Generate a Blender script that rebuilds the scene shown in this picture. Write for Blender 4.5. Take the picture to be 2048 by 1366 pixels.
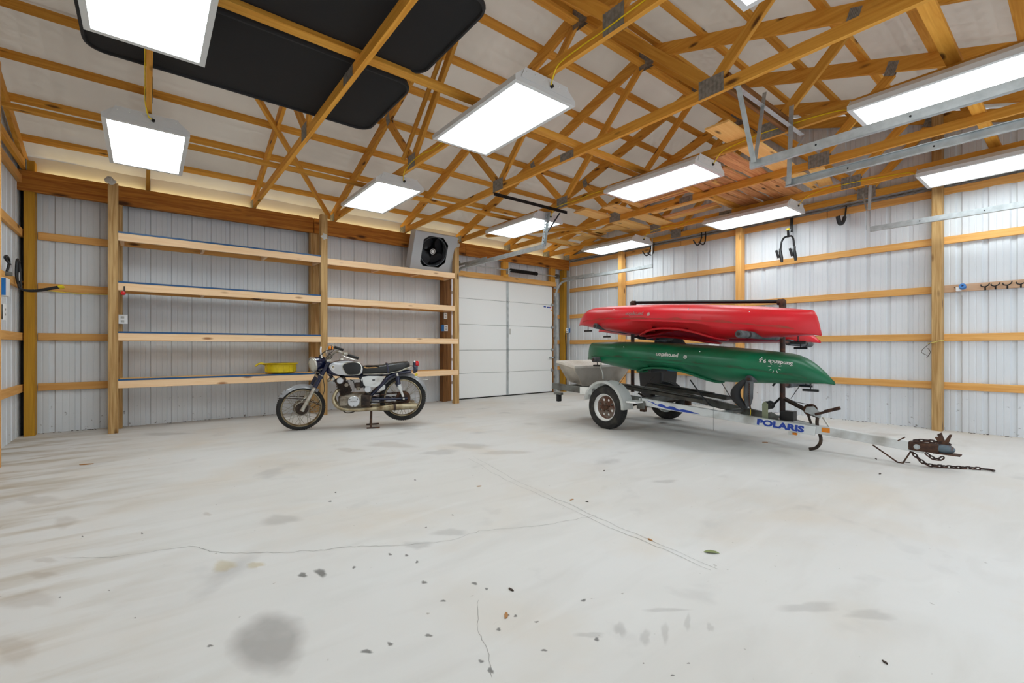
import bpy, bmesh, math, random
from mathutils import Vector, Matrix, Quaternion
random.seed(7)
sc = bpy.context.scene
for o in list(bpy.data.objects): bpy.data.objects.remove(o)
COL = sc.collection
PI = math.pi

# ------------------------------------------------------------------ camera, world, light, exposure
cd = bpy.data.cameras.new('camera'); cam = bpy.data.objects.new('camera', cd); COL.objects.link(cam)
cd.sensor_fit = 'HORIZONTAL'; cd.sensor_width = 36.0; cd.lens = 36.0*921.9/2048
cd.shift_y = 12.5/2048; cd.clip_start = 0.02; cd.clip_end = 200
YAW = math.atan2(732.0, 921.9)
cam.location = (0, 0, 1.027); cam.rotation_euler = (PI/2, 0, -YAW)
sc.camera = cam
w = bpy.data.worlds.new('sky'); sc.world = w; w.use_nodes = True
bg = w.node_tree.nodes['Background']; bg.inputs[0].default_value = (0.80, 0.90, 1.0, 1); bg.inputs[1].default_value = 0.6
vs = sc.view_settings; vs.view_transform = 'Standard'; vs.look = 'None'; vs.gamma = 1; vs.exposure = 0.80
vs.use_curve_mapping = False
LAMP = 6.0      # radiance of the troffer lenses
DOOR_FILL = 10.0      # watts of added fill light in each doorway behind the camera
def area(name, loc, rot, sx, sy, power, col):
    l = bpy.data.lights.new(name, 'AREA'); l.shape = 'RECTANGLE'; l.size = sx; l.size_y = sy; l.energy = power; l.color = col
    o = bpy.data.objects.new(name, l); COL.objects.link(o); o.location = loc; o.rotation_euler = rot; return o
XL, XR, YB, YF = -1.155, 7.817, 7.853, -1.09      # inner faces of the wall sheets
for cx in (2.7, 6.0):
    area('doorway_fill', (cx, YF-0.02, 1.22), (PI/2, 0, 0), 2.5, 2.4, DOOR_FILL, (0.86, 0.93, 1.0))  # added fill lamps in the unseen doorways, standing for daylight from behind
area('soffit_daylight', ((XL+XR)/2, YB-0.115, 3.055), (PI, 0, 0), 8.6, 0.05, 5, (1.0, 0.84, 0.40))

# ------------------------------------------------------------------ helpers
WM = {}
def reg(o, M, parent=None):
    WM[o] = M
    if parent is not None:
        o.parent = parent; o.matrix_basis = WM[parent].inverted() @ M
    else: o.matrix_basis = M
    return o
def obj(name, bm, mat, parent=None, M=None, smooth=None):
    me = bpy.data.meshes.new(name)
    if isinstance(bm, bpy.types.Mesh): me = bm
    else:
        bmesh.ops.recalc_face_normals(bm, faces=bm.faces)
        bm.to_mesh(me); bm.free()
    if mat is not None and not me.materials: me.materials.append(mat)
    if smooth: shade(me, smooth)
    o = bpy.data.objects.new(name, me); COL.objects.link(o)
    return reg(o, M or Matrix.Identity(4), parent)
def shade(me, ang):
    n = len(me.polygons); me.polygons.foreach_set('use_smooth', [True]*n)
    b = bmesh.new(); b.from_mesh(me); a = math.radians(ang)
    for e in b.edges:
        if len(e.link_faces) == 2 and e.calc_face_angle(0) > a: e.smooth = False
    b.to_mesh(me); b.free()
def inst(name, me, M, parent=None):
    o = bpy.data.objects.new(name, me); COL.objects.link(o); return reg(o, M, parent)
def thing(name, label, cat, loc=(0,0,0), group=None, M=None):
    o = bpy.data.objects.new(name, None); COL.objects.link(o); o.empty_display_size = 0.1
    reg(o, M or Matrix.Translation(loc)); return tag(o, label, cat, group)
def tag(o, label, cat=None, group=None):
    o['label'] = label
    if cat: o['category'] = cat
    if group: o['group'] = group
    return o
def structure(o): o['kind'] = 'structure'; return o
def stuff(o): o['kind'] = 'stuff'; return o
def empty(name, loc=(0,0,0)):
    o = bpy.data.objects.new(name, None); COL.objects.link(o); return reg(o, Matrix.Translation(loc))
T = Matrix.Translation
def Rz(a): return Matrix.Rotation(a, 4, 'Z')
def Rx(a): return Matrix.Rotation(a, 4, 'X')
def Ry(a): return Matrix.Rotation(a, 4, 'Y')
def bx(bm, c, s, M=None):
    r = bmesh.ops.create_cube(bm, size=1, matrix=(M or Matrix.Identity(4)) @ T(c) @ Matrix.Diagonal((s[0], s[1], s[2], 1)))
    return r['verts']
def box(c, s, M=None):
    bm = bmesh.new(); bx(bm, c, s, M); return bm
def bbox(c, s, b=0.004, M=None):
    bm = bmesh.new(); bx(bm, c, s, M); bmesh.ops.bevel(bm, geom=bm.edges[:], offset=b, segments=2, profile=0.6, affect='EDGES'); return bm
def frame(p0, p1, up=(0,0,1)):
    p0 = Vector(p0); p1 = Vector(p1); x = (p1-p0).normalized(); u = Vector(up)
    if abs(x.dot(u)) > 0.98: u = Vector((0,1,0))
    y = u.cross(x).normalized(); z = x.cross(y)
    M = Matrix((x, y, z)).transposed().to_4x4(); return T((p0+p1)/2) @ M
def lumber_bm(L, w, t, c=0.003, c0=0.0, c1=0.0):
    """chamfered stick: X length, Y width, Z thickness; c0/c1 shear the ends along Y"""
    bm = bmesh.new(); hw, ht = w/2, t/2
    prof = [(-hw+c,-ht),(hw-c,-ht),(hw,-ht+c),(hw,ht-c),(hw-c,ht),(-hw+c,ht),(-hw,ht-c),(-hw,-ht+c)]
    a = [bm.verts.new((-L/2 + c0*y, y, z)) for y, z in prof]; b = [bm.verts.new((L/2 + c1*y, y, z)) for y, z in prof]
    for i in range(8): bm.faces.new((a[i], a[(i+1)%8], b[(i+1)%8], b[i]))
    bm.faces.new(a); bm.faces.new(b[::-1]); return bm
_lc = {}
def board(name, p0, p1, wy, tz, mat, parent=None, up=(0,0,1), c0=0, c1=0):
    """wy = size across (horizontal for up=Z), tz = size along up"""
    L = (Vector(p1)-Vector(p0)).length; k = (round(L,4), wy, tz, c0, c1, mat.name)
    M = frame(p0, p1, up)
    if k in _lc: return inst(name, _lc[k], M, parent)
    o = obj(name, lumber_bm(L, wy, tz, min(0.003, tz*0.2), c0, c1), mat, parent, M); _lc[k] = o.data; return o
def tube_bm(pts, r, n=8, bm=None, closed=False, caps=True, flat=None):
    bm = bm or bmesh.new(); P = [Vector(p) for p in pts]; m = len(P); rings = []; prev = None
    for i in range(m):
        if closed: d = (P[(i+1)%m]-P[i-1])
        else: d = P[min(i+1, m-1)]-P[max(i-1, 0)]
        d.normalize()
        if prev is None:
            u = Vector((0,0,1)) if abs(d.z) < 0.9 else Vector((0,1,0)); a = u.cross(d).normalized()
        else: a = (prev - d*prev.dot(d)).normalized()
        prev = a; b = d.cross(a); rr = r[i] if isinstance(r, (list, tuple)) else r
        fy = flat or 1.0
        rings.append([bm.verts.new(P[i] + a*math.cos(2*PI*k/n)*rr + b*math.sin(2*PI*k/n)*rr*fy) for k in range(n)])
    for i in range(m if closed else m-1):
        A, B = rings[i], rings[(i+1)%m]
        for k in range(n): bm.faces.new((A[k], A[(k+1)%n], B[(k+1)%n], B[k]))
    if caps and not closed: bm.faces.new(rings[0][::-1]); bm.faces.new(rings[-1])
    return bm
def tube(name, pts, r, mat, parent=None, n=8, closed=False, M=None, flat=None):
    return obj(name, tube_bm(pts, r, n, closed=closed, flat=flat), mat, parent, M, smooth=50)
def smooth_pts(pts, k=6, closed=False):
    P = [Vector(p) for p in pts]; out = []; n = len(P); rng = range(n if closed else n-1)
    for i in rng:
        if closed: a, b, c, d = P[i-1], P[i], P[(i+1)%n], P[(i+2)%n]
        else: a, b, c, d = P[max(i-1,0)], P[i], P[i+1], P[min(i+2,n-1)]
        for j in range(k):
            t = j/k; out.append(0.5*((2*b)+(c-a)*t+(2*a-5*b+4*c-d)*t*t+(3*b-a-3*c+d)*t**3))
    if not closed: out.append(P[-1])
    return out
def lathe_bm(prof, n=24, bm=None, M=None, closed=False):
    """prof: (radius, z) pairs round local Z"""
    bm = bm or bmesh.new(); M = M or Matrix.Identity(4); rings = []
    for r, z in prof:
        if r < 1e-6: rings.append([bm.verts.new(M @ Vector((0,0,z)))])
        else: rings.append([bm.verts.new(M @ Vector((r*math.cos(2*PI*k/n), r*math.sin(2*PI*k/n), z))) for k in range(n)])
    m = len(rings)
    for i in range(m if closed else m-1):
        A, B = rings[i], rings[(i+1)%m]
        for k in range(n):
            k2 = (k+1)%n
            if len(A) == 1 and len(B) == 1: continue
            if len(A) == 1: bm.faces.new((A[0], B[k2], B[k]))
            elif len(B) == 1: bm.faces.new((A[k], A[k2], B[0]))
            else: bm.faces.new((A[k], A[k2], B[k2], B[k]))
    return bm
def prism_bm(poly, h, bm=None, M=None, bev=0):
    """poly in local XY, extruded from z=-h/2 to h/2"""
    b2 = bmesh.new(); vs_ = [b2.verts.new((x, y, -h/2)) for x, y in poly]; f = b2.faces.new(vs_)
    r = bmesh.ops.extrude_face_region(b2, geom=[f]); bmesh.ops.translate(b2, verts=[v for v in r['geom'] if isinstance(v, bmesh.types.BMVert)], vec=(0,0,h))
    bmesh.ops.recalc_face_normals(b2, faces=b2.faces)
    if bev: bmesh.ops.bevel(b2, geom=[e for e in b2.edges if abs(e.verts[0].co.z-e.verts[1].co.z) < 1e-6], offset=bev, segments=2, profile=0.6, affect='EDGES')
    if M is not None: bmesh.ops.transform(b2, matrix=M, verts=b2.verts)
    if bm is None: return b2
    me = bpy.data.meshes.new('t'); b2.to_mesh(me); b2.free(); bm.from_mesh(me); bpy.data.meshes.remove(me); return bm
def cyl(bm, p0, p1, r, n=12, r2=None):
    p0 = Vector(p0); p1 = Vector(p1); d = p1-p0; M = T((p0+p1)/2) @ d.to_track_quat('Z', 'Y').to_matrix().to_4x4()
    bmesh.ops.create_cone(bm, cap_ends=True, segments=n, radius1=r, radius2=r if r2 is None else r2, depth=d.length, matrix=M); return bm
def wane_bm(L, w, t, seed, amp=.013):
    rnd = random.Random(seed); n = 14; bm = bmesh.new(); R = []
    for i in range(n+1):
        x = -L/2+L*i/n; a_ = -w/2+rnd.uniform(-amp, amp); b_ = w/2+rnd.uniform(-amp, amp); zz = rnd.uniform(-.002, .002)
        R.append([bm.verts.new(p) for p in ((x, a_, -t/2+zz), (x, b_, -t/2+zz), (x, b_-.006, t/2+zz), (x, a_+.006, t/2+zz))])
    for A, B in zip(R, R[1:]):
        for k in range(4): bm.faces.new((A[k], A[(k+1) % 4], B[(k+1) % 4], B[k]))
    bm.faces.new(R[0]); bm.faces.new(R[-1]); return bm
def text_mesh(s, size, ext=0.0005, spacing=1.0, bold=0.0):
    c = bpy.data.curves.new('lettering', 'FONT'); c.body = s; c.size = size; c.extrude = ext; c.align_x = 'CENTER'; c.align_y = 'CENTER'; c.space_character = spacing; c.offset = bold; c.resolution_u = 3
    o = bpy.data.objects.new('lettering', c); COL.objects.link(o)
    dg = bpy.context.evaluated_depsgraph_get(); me = bpy.data.meshes.new_from_object(o.evaluated_get(dg))
    bpy.data.objects.remove(o); me.materials.clear(); return me
def lettering(s, size, mat, parent, M, bold=0.0, spacing=1.0, name='lettering', ext=0.0006):
    me = text_mesh(s, size, ext, spacing, bold); me.materials.append(mat); return inst(name, me, M, parent)

# ------------------------------------------------------------------ materials
def srgb(r, g, b):
    f = lambda c: (c/255/12.92) if c/255 <= 0.04045 else ((c/255+0.055)/1.055)**2.4
    return (f(r), f(g), f(b), 1)
def mat(name, col, rough=0.5, metal=0.0, noise=None, bump=0.0, bscale=60, spec=0.5, coat=0, var=0.0):
    m = bpy.data.materials.new(name); m.use_nodes = True; nt = m.node_tree; N = nt.nodes; L = nt.links
    b = N['Principled BSDF']; b.inputs['Base Color'].default_value = col; b.inputs['Roughness'].default_value = rough; b.inputs['Metallic'].default_value = metal
    b.inputs['Specular IOR Level'].default_value = spec
    if coat: b.inputs['Coat Weight'].default_value = coat; b.inputs['Coat Roughness'].default_value = 0.15
    tc = N.new('ShaderNodeTexCoord')
    if noise:       # (second colour, scale, low, high)
        c2, s, lo, hi = noise; n = N.new('ShaderNodeTexNoise'); n.inputs['Scale'].default_value = s; n.inputs['Detail'].default_value = 6
        L.new(tc.outputs['Object'], n.inputs['Vector']); mr = N.new('ShaderNodeMapRange'); mr.inputs[1].default_value = lo; mr.inputs[2].default_value = hi
        L.new(n.outputs[0], mr.inputs[0]); mx = N.new('ShaderNodeMix'); mx.data_type = 'RGBA'; mx.inputs[6].default_value = col; mx.inputs[7].default_value = c2
        L.new(mr.outputs[0], mx.inputs[0]); L.new(mx.outputs[2], b.inputs['Base Color'])
    if bump:
        n2 = N.new('ShaderNodeTexNoise'); n2.inputs['Scale'].default_value = bscale; n2.inputs['Detail'].default_value = 4; L.new(tc.outputs['Object'], n2.inputs['Vector'])
        bp = N.new('ShaderNodeBump'); bp.inputs['Strength'].default_value = bump; bp.inputs['Distance'].default_value = 0.01; L.new(n2.outputs[0], bp.inputs['Height']); L.new(bp.outputs[0], b.inputs['Normal'])
    return m
def wood(name, c1, c2, knot=srgb(80,45,20), rough=0.62, gscale=1.0, contrast=1.0, knots=True, blotch=0.35, ksz=.17):
    m = bpy.data.materials.new(name); m.use_nodes = True; nt = m.node_tree; N = nt.nodes; L = nt.links; b = N['Principled BSDF']
    b.inputs['Roughness'].default_value = rough; b.inputs['Specular IOR Level'].default_value = 0.25
    tc = N.new('ShaderNodeTexCoord'); oi = N.new('ShaderNodeObjectInfo')
    sc_ = N.new('ShaderNodeVectorMath'); sc_.operation = 'SCALE'; sc_.inputs[0].default_value = (37.0, 11.0, 5.0); L.new(oi.outputs['Random'], sc_.inputs['Scale'])
    ad = N.new('ShaderNodeVectorMath'); L.new(tc.outputs['Object'], ad.inputs[0]); L.new(sc_.outputs[0], ad.inputs[1])
    mp = N.new('ShaderNodeMapping'); mp.inputs['Scale'].default_value = (1.1*gscale, 22*gscale, 22*gscale); L.new(ad.outputs[0], mp.inputs[0])
    n = N.new('ShaderNodeTexNoise'); n.inputs['Scale'].default_value = 1.6; n.inputs['Detail'].default_value = 7; n.inputs['Distortion'].default_value = 0.8; L.new(mp.outputs[0], n.inputs['Vector'])
    mr = N.new('ShaderNodeMapRange'); mr.inputs[1].default_value = 0.5-0.22/contrast; mr.inputs[2].default_value = 0.5+0.22/contrast; L.new(n.outputs[0], mr.inputs[0])
    mx = N.new('ShaderNodeMix'); mx.data_type = 'RGBA'; mx.inputs[6].default_value = c1; mx.inputs[7].default_value = c2; L.new(mr.outputs[0], mx.inputs[0])
    # board to board variation
    mr2 = N.new('ShaderNodeMapRange'); mr2.inputs[3].default_value = 1-blotch*0.5; mr2.inputs[4].default_value = 1+blotch*0.35; L.new(oi.outputs['Random'], mr2.inputs[0])
    vm = N.new('ShaderNodeVectorMath'); vm.operation = 'SCALE'; L.new(mx.outputs[2], vm.inputs[0]); L.new(mr2.outputs[0], vm.inputs['Scale'])
    out = vm.outputs[0]
    if knots:
        mk = N.new('ShaderNodeMapping'); mk.inputs['Scale'].default_value = (2.2, 7, 7); L.new(ad.outputs[0], mk.inputs[0])
        vo = N.new('ShaderNodeTexVoronoi'); vo.inputs['Scale'].default_value = 1.0; L.new(mk.outputs[0], vo.inputs['Vector'])
        kr = N.new('ShaderNodeMapRange'); kr.inputs[1].default_value = ksz*.45; kr.inputs[2].default_value = ksz; kr.inputs[3].default_value = 0.9; kr.inputs[4].default_value = 0.0; L.new(vo.outputs['Distance'], kr.inputs[0])
        m2 = N.new('ShaderNodeMix'); m2.data_type = 'RGBA'; m2.inputs[7].default_value = knot; L.new(kr.outputs[0], m2.inputs[0]); L.new(out, m2.inputs[6]); out = m2.outputs[2]
    L.new(out, b.inputs['Base Color'])
    bp = N.new('ShaderNodeBump'); bp.inputs['Strength'].default_value = 0.25; bp.inputs['Distance'].default_value = 0.002; L.new(n.outputs[0], bp.inputs['Height']); L.new(bp.outputs[0], b.inputs['Normal'])
    return m
M_truss = wood('truss_pine', srgb(232,172,74), srgb(206,140,48), blotch=0.35)
M_girt = wood('girt_pine', srgb(230,178,108), srgb(212,152,80), blotch=0.25)
M_header = wood('header_pine', srgb(196,130,52), srgb(156,92,30), knot=srgb(50,24,10), contrast=1.4, blotch=0.15, ksz=.26)
M_pale = wood('pale_pine', srgb(253,220,180), srgb(242,200,152), knot=srgb(150,95,55), blotch=0.15)
M_post = wood('treated_post', srgb(206,170,116), srgb(166,126,74), knot=srgb(90,55,25), contrast=1.5, blotch=0.2)
M_yellow = wood('corner_post_wood', srgb(200,150,46), srgb(172,122,32), knots=False, blotch=0.15)
M_treat = wood('aged_treated_wood', srgb(150,104,58), srgb(112,72,36), contrast=1.4, blotch=0.15)
M_rough = wood('rough_sawn_wood', srgb(226,172,116), srgb(192,128,76), knot=srgb(60,35,18), contrast=1.4, blotch=0.4)
M_lum = wood('clean_lumber', srgb(248,204,128), srgb(234,180,100), blotch=0.2)
M_galv = mat('galvanized_steel', srgb(190,196,198), 0.42, 0.45, noise=(srgb(168,174,176), 14, 0.35, 0.65))
M_gusset = mat('gusset_plate_steel', srgb(150,146,138), 0.55, 0.25, noise=(srgb(118,114,108), 30, 0.35, 0.65))
M_white = mat('white_enamel', srgb(232,233,232), 0.35)
M_door = mat('white_door_skin', srgb(243,244,243), 0.4, bump=0.04, bscale=25)
M_frame = mat('lamp_housing_white', srgb(214,216,216), 0.4)
M_blk = mat('black_plastic', srgb(24,24,26), 0.45)
M_blkm = mat('black_steel', srgb(26,26,28), 0.4, 0.4)
M_rub = mat('tyre_rubber', srgb(34,33,32), 0.8, noise=(srgb(70,66,58), 9, 0.5, 0.8), bump=0.2, bscale=80)
M_foam = mat('grey_foam', srgb(88,90,92), 0.9, noise=(srgb(60,60,62), 12, 0.4, 0.7))
M_rust = mat('rusty_steel', srgb(96,66,48), 0.85, 0.2, noise=(srgb(58,42,36), 22, 0.35, 0.65), bump=0.3)
M_rustd = mat('dark_rusty_pipe', srgb(58,44,40), 0.7, 0.3, noise=(srgb(104,62,42), 14, 0.5, 0.75))
M_chrome = mat('worn_chrome', srgb(200,198,190), 0.28, 0.9, noise=(srgb(150,140,115), 16, 0.45, 0.75))
M_dirty = mat('dirty_aluminium', srgb(150,142,128), 0.5, 0.6, noise=(srgb(84,68,52), 14, 0.4, 0.65))
M_grime = mat('oily_brown_metal', srgb(74,58,46), 0.6, 0.4, noise=(srgb(34,28,24), 18, 0.35, 0.65), bump=0.2)
M_navy = mat('navy_paint', srgb(14,22,54), 0.22, 0.1, coat=0.5)
M_silver = mat('silver_paint', srgb(206,208,212), 0.3, 0.35, noise=(srgb(188,188,184), 6, 0.5, 0.8))
M_amber = mat('amber_lens', srgb(240,140,20), 0.2)
M_red = mat('red_lens', srgb(200,20,30), 0.15)
M_seat = mat('cracked_black_vinyl', srgb(38,40,40), 0.35, bump=0.15, bscale=40)
M_foamy = mat('torn_seat_foam', srgb(190,150,100), 0.9)
M_blue = mat('blue_vinyl_edge', srgb(18,76,124), 0.4)
M_blue2 = mat('blue_box', srgb(30,110,180), 0.4)
M_yel = mat('yellow_plastic', srgb(222,196,22), 0.4, noise=(srgb(176,150,20), 8, 0.5, 0.8))
M_wire = mat('yellow_wire', srgb(236,204,20), 0.4)
M_trail = mat('trailer_grey_paint', srgb(216,218,217), 0.5, 0.1, noise=(srgb(150,144,132), 5, 0.5, 0.8))
M_trailw = mat('fender_white', srgb(246,247,244), 0.4, noise=(srgb(205,204,196), 5, 0.5, 0.8))
M_steel = mat('dull_grey_steel', srgb(120,122,118), 0.6, 0.3, noise=(srgb(86,82,74), 8, 0.4, 0.7))
M_decal = mat('blue_decal', srgb(28,64,160), 0.4)
M_bunk = mat('dark_bunk_board', srgb(62,60,56), 0.85, noise=(srgb(92,88,80), 7, 0.4, 0.7))
M_strap = mat('black_strap', srgb(18,18,20), 0.7)
M_fabric = mat('black_woven_fabric', srgb(22,21,23), 0.85, bump=0.25, bscale=5)
M_hem = mat('black_fabric_hem', srgb(36,36,38), 0.8, bump=0.4, bscale=60)
M_print = mat('pale_print', srgb(190,188,182), 0.5)
M_lid = mat('bright_tread_plate', srgb(236,230,220), 0.4, 0.1, noise=(srgb(206,196,180), 5, 0.4, 0.7))
M_bag = mat('black_bag', srgb(10,10,11), 0.85, spec=0.15)
M_dark = mat('dark_void', srgb(10,10,11), 0.8)
M_concd = mat('stain_dark', srgb(158,155,152), 0.75)
M_concd2 = mat('stain_darker', srgb(112,110,108), 0.6)
M_diam = mat('diamond_plate_aluminium', srgb(206,198,186), 0.42, 0.3, noise=(srgb(172,162,148), 4, 0.4, 0.7))
M_sign = mat('sign_white', srgb(240,240,240), 0.5)
M_fan = mat('fan_grey_paint', srgb(188,192,196), 0.5, 0.1)
M_fand = mat('fan_shroud_grey', srgb(96,102,110), 0.4, 0.2)

def metal_sheet(name, col, c2):
    m = bpy.data.materials.new(name); m.use_nodes = True; nt = m.node_tree; N = nt.nodes; L = nt.links; b = N['Principled BSDF']
    b.inputs['Roughness'].default_value = 0.5; b.inputs['Metallic'].default_value = 0.0; b.inputs['Specular IOR Level'].default_value = 0.5
    tc = N.new('ShaderNodeTexCoord'); n = N.new('ShaderNodeTexNoise'); n.inputs['Scale'].default_value = 1.3; n.inputs['Detail'].default_value = 5; L.new(tc.outputs['Object'], n.inputs['Vector'])
    mr = N.new('ShaderNodeMapRange'); mr.inputs[1].default_value = 0.35; mr.inputs[2].default_value = 0.7; L.new(n.outputs[0], mr.inputs[0])
    mx = N.new('ShaderNodeMix'); mx.data_type = 'RGBA'; mx.inputs[6].default_value = col; mx.inputs[7].default_value = c2; L.new(mr.outputs[0], mx.inputs[0])
    # dirt specks low on the sheet
    g = N.new('ShaderNodeTexCoord'); sx = N.new('ShaderNodeSeparateXYZ'); L.new(g.outputs['Object'], sx.inputs[0])
    hz = N.new('ShaderNodeMapRange'); hz.inputs[1].default_value = 0.0; hz.inputs[2].default_value = 0.7; hz.inputs[3].default_value = 1; hz.inputs[4].default_value = 0; L.new(sx.outputs[2], hz.inputs[0])
    n2 = N.new('ShaderNodeTexNoise'); n2.inputs['Scale'].default_value = 16; n2.inputs['Detail'].default_value = 3; L.new(tc.outputs['Object'], n2.inputs['Vector'])
    m2r = N.new('ShaderNodeMapRange'); m2r.inputs[1].default_value = 0.66; m2r.inputs[2].default_value = 0.74; L.new(n2.outputs[0], m2r.inputs[0])
    mu = N.new('ShaderNodeMath'); mu.operation = 'MULTIPLY'; L.new(hz.outputs[0], mu.inputs[0]); L.new(m2r.outputs[0], mu.inputs[1])
    m3 = N.new('ShaderNodeMix'); m3.data_type = 'RGBA'; m3.inputs[7].default_value = srgb(110,104,98); L.new(mu.outputs[0], m3.inputs[0]); L.new(mx.outputs[2], m3.inputs[6])
    L.new(m3.outputs[2], b.inputs['Base Color']); return m
M_sheet = metal_sheet('wall_sheet_metal', srgb(222,225,228), srgb(212,216,220))

def concrete():
    m = bpy.data.materials.new('pale_concrete'); m.use_nodes = True; nt = m.node_tree; N = nt.nodes; L = nt.links; b = N['Principled BSDF']
    b.inputs['Roughness'].default_value = 0.62; b.inputs['Specular IOR Level'].default_value = 0.35
    tc = N.new('ShaderNodeTexCoord')
    def noise(scale, detail=6, rot=0, st=(1,1,1), dist=0.0, off=(0,0,0)):
        mp = N.new('ShaderNodeMapping'); mp.inputs['Rotation'].default_value = (0,0,rot); mp.inputs['Scale'].default_value = st; mp.inputs['Location'].default_value = off; L.new(tc.outputs['Object'], mp.inputs[0])
        n = N.new('ShaderNodeTexNoise'); n.inputs['Scale'].default_value = scale; n.inputs['Detail'].default_value = detail; n.inputs['Distortion'].default_value = dist; L.new(mp.outputs[0], n.inputs['Vector']); return n.outputs[0]
    def rng(s, lo, hi, a=0.0, c=1.0):
        r = N.new('ShaderNodeMapRange'); r.inputs[1].default_value = lo; r.inputs[2].default_value = hi; r.inputs[3].default_value = a; r.inputs[4].default_value = c; L.new(s, r.inputs[0]); return r.outputs[0]
    def mix(f, a, c):
        x = N.new('ShaderNodeMix'); x.data_type = 'RGBA'; L.new(f, x.inputs[0])
        for s, v in ((6, a), (7, c)):
            if isinstance(v, tuple): x.inputs[s].default_value = v
            else: L.new(v, x.inputs[s])
        return x.outputs[2]
    c = mix(rng(noise(0.55, 5), 0.38, 0.62), srgb(208,205,200), srgb(214,213,211))
    c = mix(rng(noise(1.1, 6, 0.2, (1,1,1), 0.3, (3,7,0)), 0.52, 0.72, 0, 0.55), c, srgb(206,194,178))     # tan haze
    c = mix(rng(noise(2.0, 9, 0.6, (0.7,2.4,1), 0.8, (9,2,0)), 0.5, 0.72, 0, 0.3), c, srgb(190,186,180))    # trowel streaks
    c = mix(rng(noise(2.2, 9, -0.35, (0.6,2.6,1), 0.8, (1,12,0)), 0.54, 0.74, 0, 0.3), c, srgb(224,223,221))
    c = mix(rng(noise(1.7, 5, 0, (1,1,1), 0.2, (20,5,0)), 0.62, 0.74, 0, 0.55), c, srgb(170,168,166))      # grey smudges
    c = mix(rng(noise(24, 2, 0, (1,1,1), 0, (0,0,0)), 0.74, 0.8, 0, 0.7), c, srgb(128,118,106))            # specks
    sx = N.new('ShaderNodeSeparateXYZ'); L.new(tc.outputs['Object'], sx.inputs[0])
    wl = rng(sx.outputs[0], -1.1, 0.3, 1, 0); n3 = rng(noise(3.0, 7, 0.5, (0.5,2,1), 0.3, (4,4,0)), 0.46, 0.66)
    mu = N.new('ShaderNodeMath'); mu.operation = 'MULTIPLY'; L.new(wl, mu.inputs[0]); L.new(n3, mu.inputs[1])
    c = mix(mu.outputs[0], c, srgb(168,152,128))
    L.new(c, b.inputs['Base Color'])
    bp = N.new('ShaderNodeBump'); bp.inputs['Strength'].default_value = 0.12; bp.inputs['Distance'].default_value = 0.004; L.new(noise(7, 8), bp.inputs['Height']); L.new(bp.outputs[0], b.inputs['Normal'])
    r2 = rng(noise(1.4, 6), 0.3, 0.7, 0.5, 0.75); L.new(r2, b.inputs['Roughness'])
    return m
M_conc = concrete()
M_barrier = mat('white_vapour_barrier', srgb(222,212,200), 0.6, noise=(srgb(212,202,190), 1.2, 0.35, 0.65), bump=0.3, bscale=2.5)
def emis(name, col, s):
    m = bpy.data.materials.new(name); m.use_nodes = True; N = m.node_tree.nodes; L = m.node_tree.links; N.remove(N['Principled BSDF'])
    e = N.new('ShaderNodeEmission'); e.inputs[0].default_value = col
    tc = N.new('ShaderNodeTexCoord'); sx = N.new('ShaderNodeSeparateXYZ'); L.new(tc.outputs['Object'], sx.inputs[0])
    mm = N.new('ShaderNodeMath'); mm.operation = 'ABSOLUTE'; L.new(sx.outputs[0], mm.inputs[0])
    m1 = N.new('ShaderNodeMath'); m1.operation = 'SUBTRACT'; m1.inputs[1].default_value = 0.13; L.new(mm.outputs[0], m1.inputs[0])
    m2 = N.new('ShaderNodeMath'); m2.operation = 'ABSOLUTE'; L.new(m1.outputs[0], m2.inputs[0])
    r = N.new('ShaderNodeMapRange'); r.inputs[1].default_value = 0.0; r.inputs[2].default_value = 0.13; r.inputs[3].default_value = s*1.25; r.inputs[4].default_value = s*0.75; L.new(m2.outputs[0], r.inputs[0])
    L.new(r.outputs[0], e.inputs[1]); L.new(e.outputs[0], N['Material Output'].inputs[0]); return m
M_lens = emis('lamp_diffuser', (0.88, 0.97, 1.0, 1), LAMP)
# ================================================================== STRUCTURE
YR, ZR = 3.38, 4.70
def Tz(y): return ZR - abs(y-YR)/3
# floor
bm = box(((XL+XR)/2, (YB+YF)/2, -0.05), (XR-XL+0.1, YB-YF+0.1, 0.1))
floor = structure(obj('floor', bm, M_conc)); tag(floor, 'pale dusty concrete floor slab with stains and fine cracks')
# wall sheets ---------------------------------------------------------------
def rib_profile(u0, u1, phase):
    P = 0.2286; pts = []; k0 = math.floor((u0-phase)/P)-1
    for k in range(k0, k0+int((u1-u0)/P)+4):
        b = phase+k*P
        for du, d in ((-.032,0),(-.019,.019),(.019,.019),(.032,0),(.076,0),(.079,.003),(.087,.003),(.090,0),(.138,0),(.141,.003),(.149,.003),(.152,0)):
            pts.append((b+du, d))
    pts = [p for p in pts if u0+1e-4 < p[0] < u1-1e-4]
    return [(u0, 0)] + pts + [(u1, 0)]
def panel_bm(u0, u1, phase, z0, ztop, ridge=None):
    bm = bmesh.new(); pr = rib_profile(u0, u1, phase)
    if ridge and u0 < ridge < u1: pr = sorted(pr+[(ridge, 0)])
    A = [bm.verts.new((u, d, z0)) for u, d in pr]; B = [bm.verts.new((u, d, ztop(u))) for u, d in pr]
    for i in range(len(pr)-1): bm.faces.new((A[i], A[i+1], B[i+1], B[i]))
    return bm
def sheets(wall, M, spans, phase, ztop, ridge=None):
    for u0, u1, z0 in spans: obj('metal_panel', panel_bm(u0, u1, phase, z0, ztop, ridge), M_sheet, wall, M)
wall_back = structure(empty('wall_back', (0, YB, 0))); tag(wall_back, 'grey-white ribbed metal wall behind the shelves with posts and rails')
wall_right = structure(empty('wall_right', (XR, 0, 0))); tag(wall_right, 'bright ribbed metal wall behind the kayaks with wooden rails')
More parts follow.
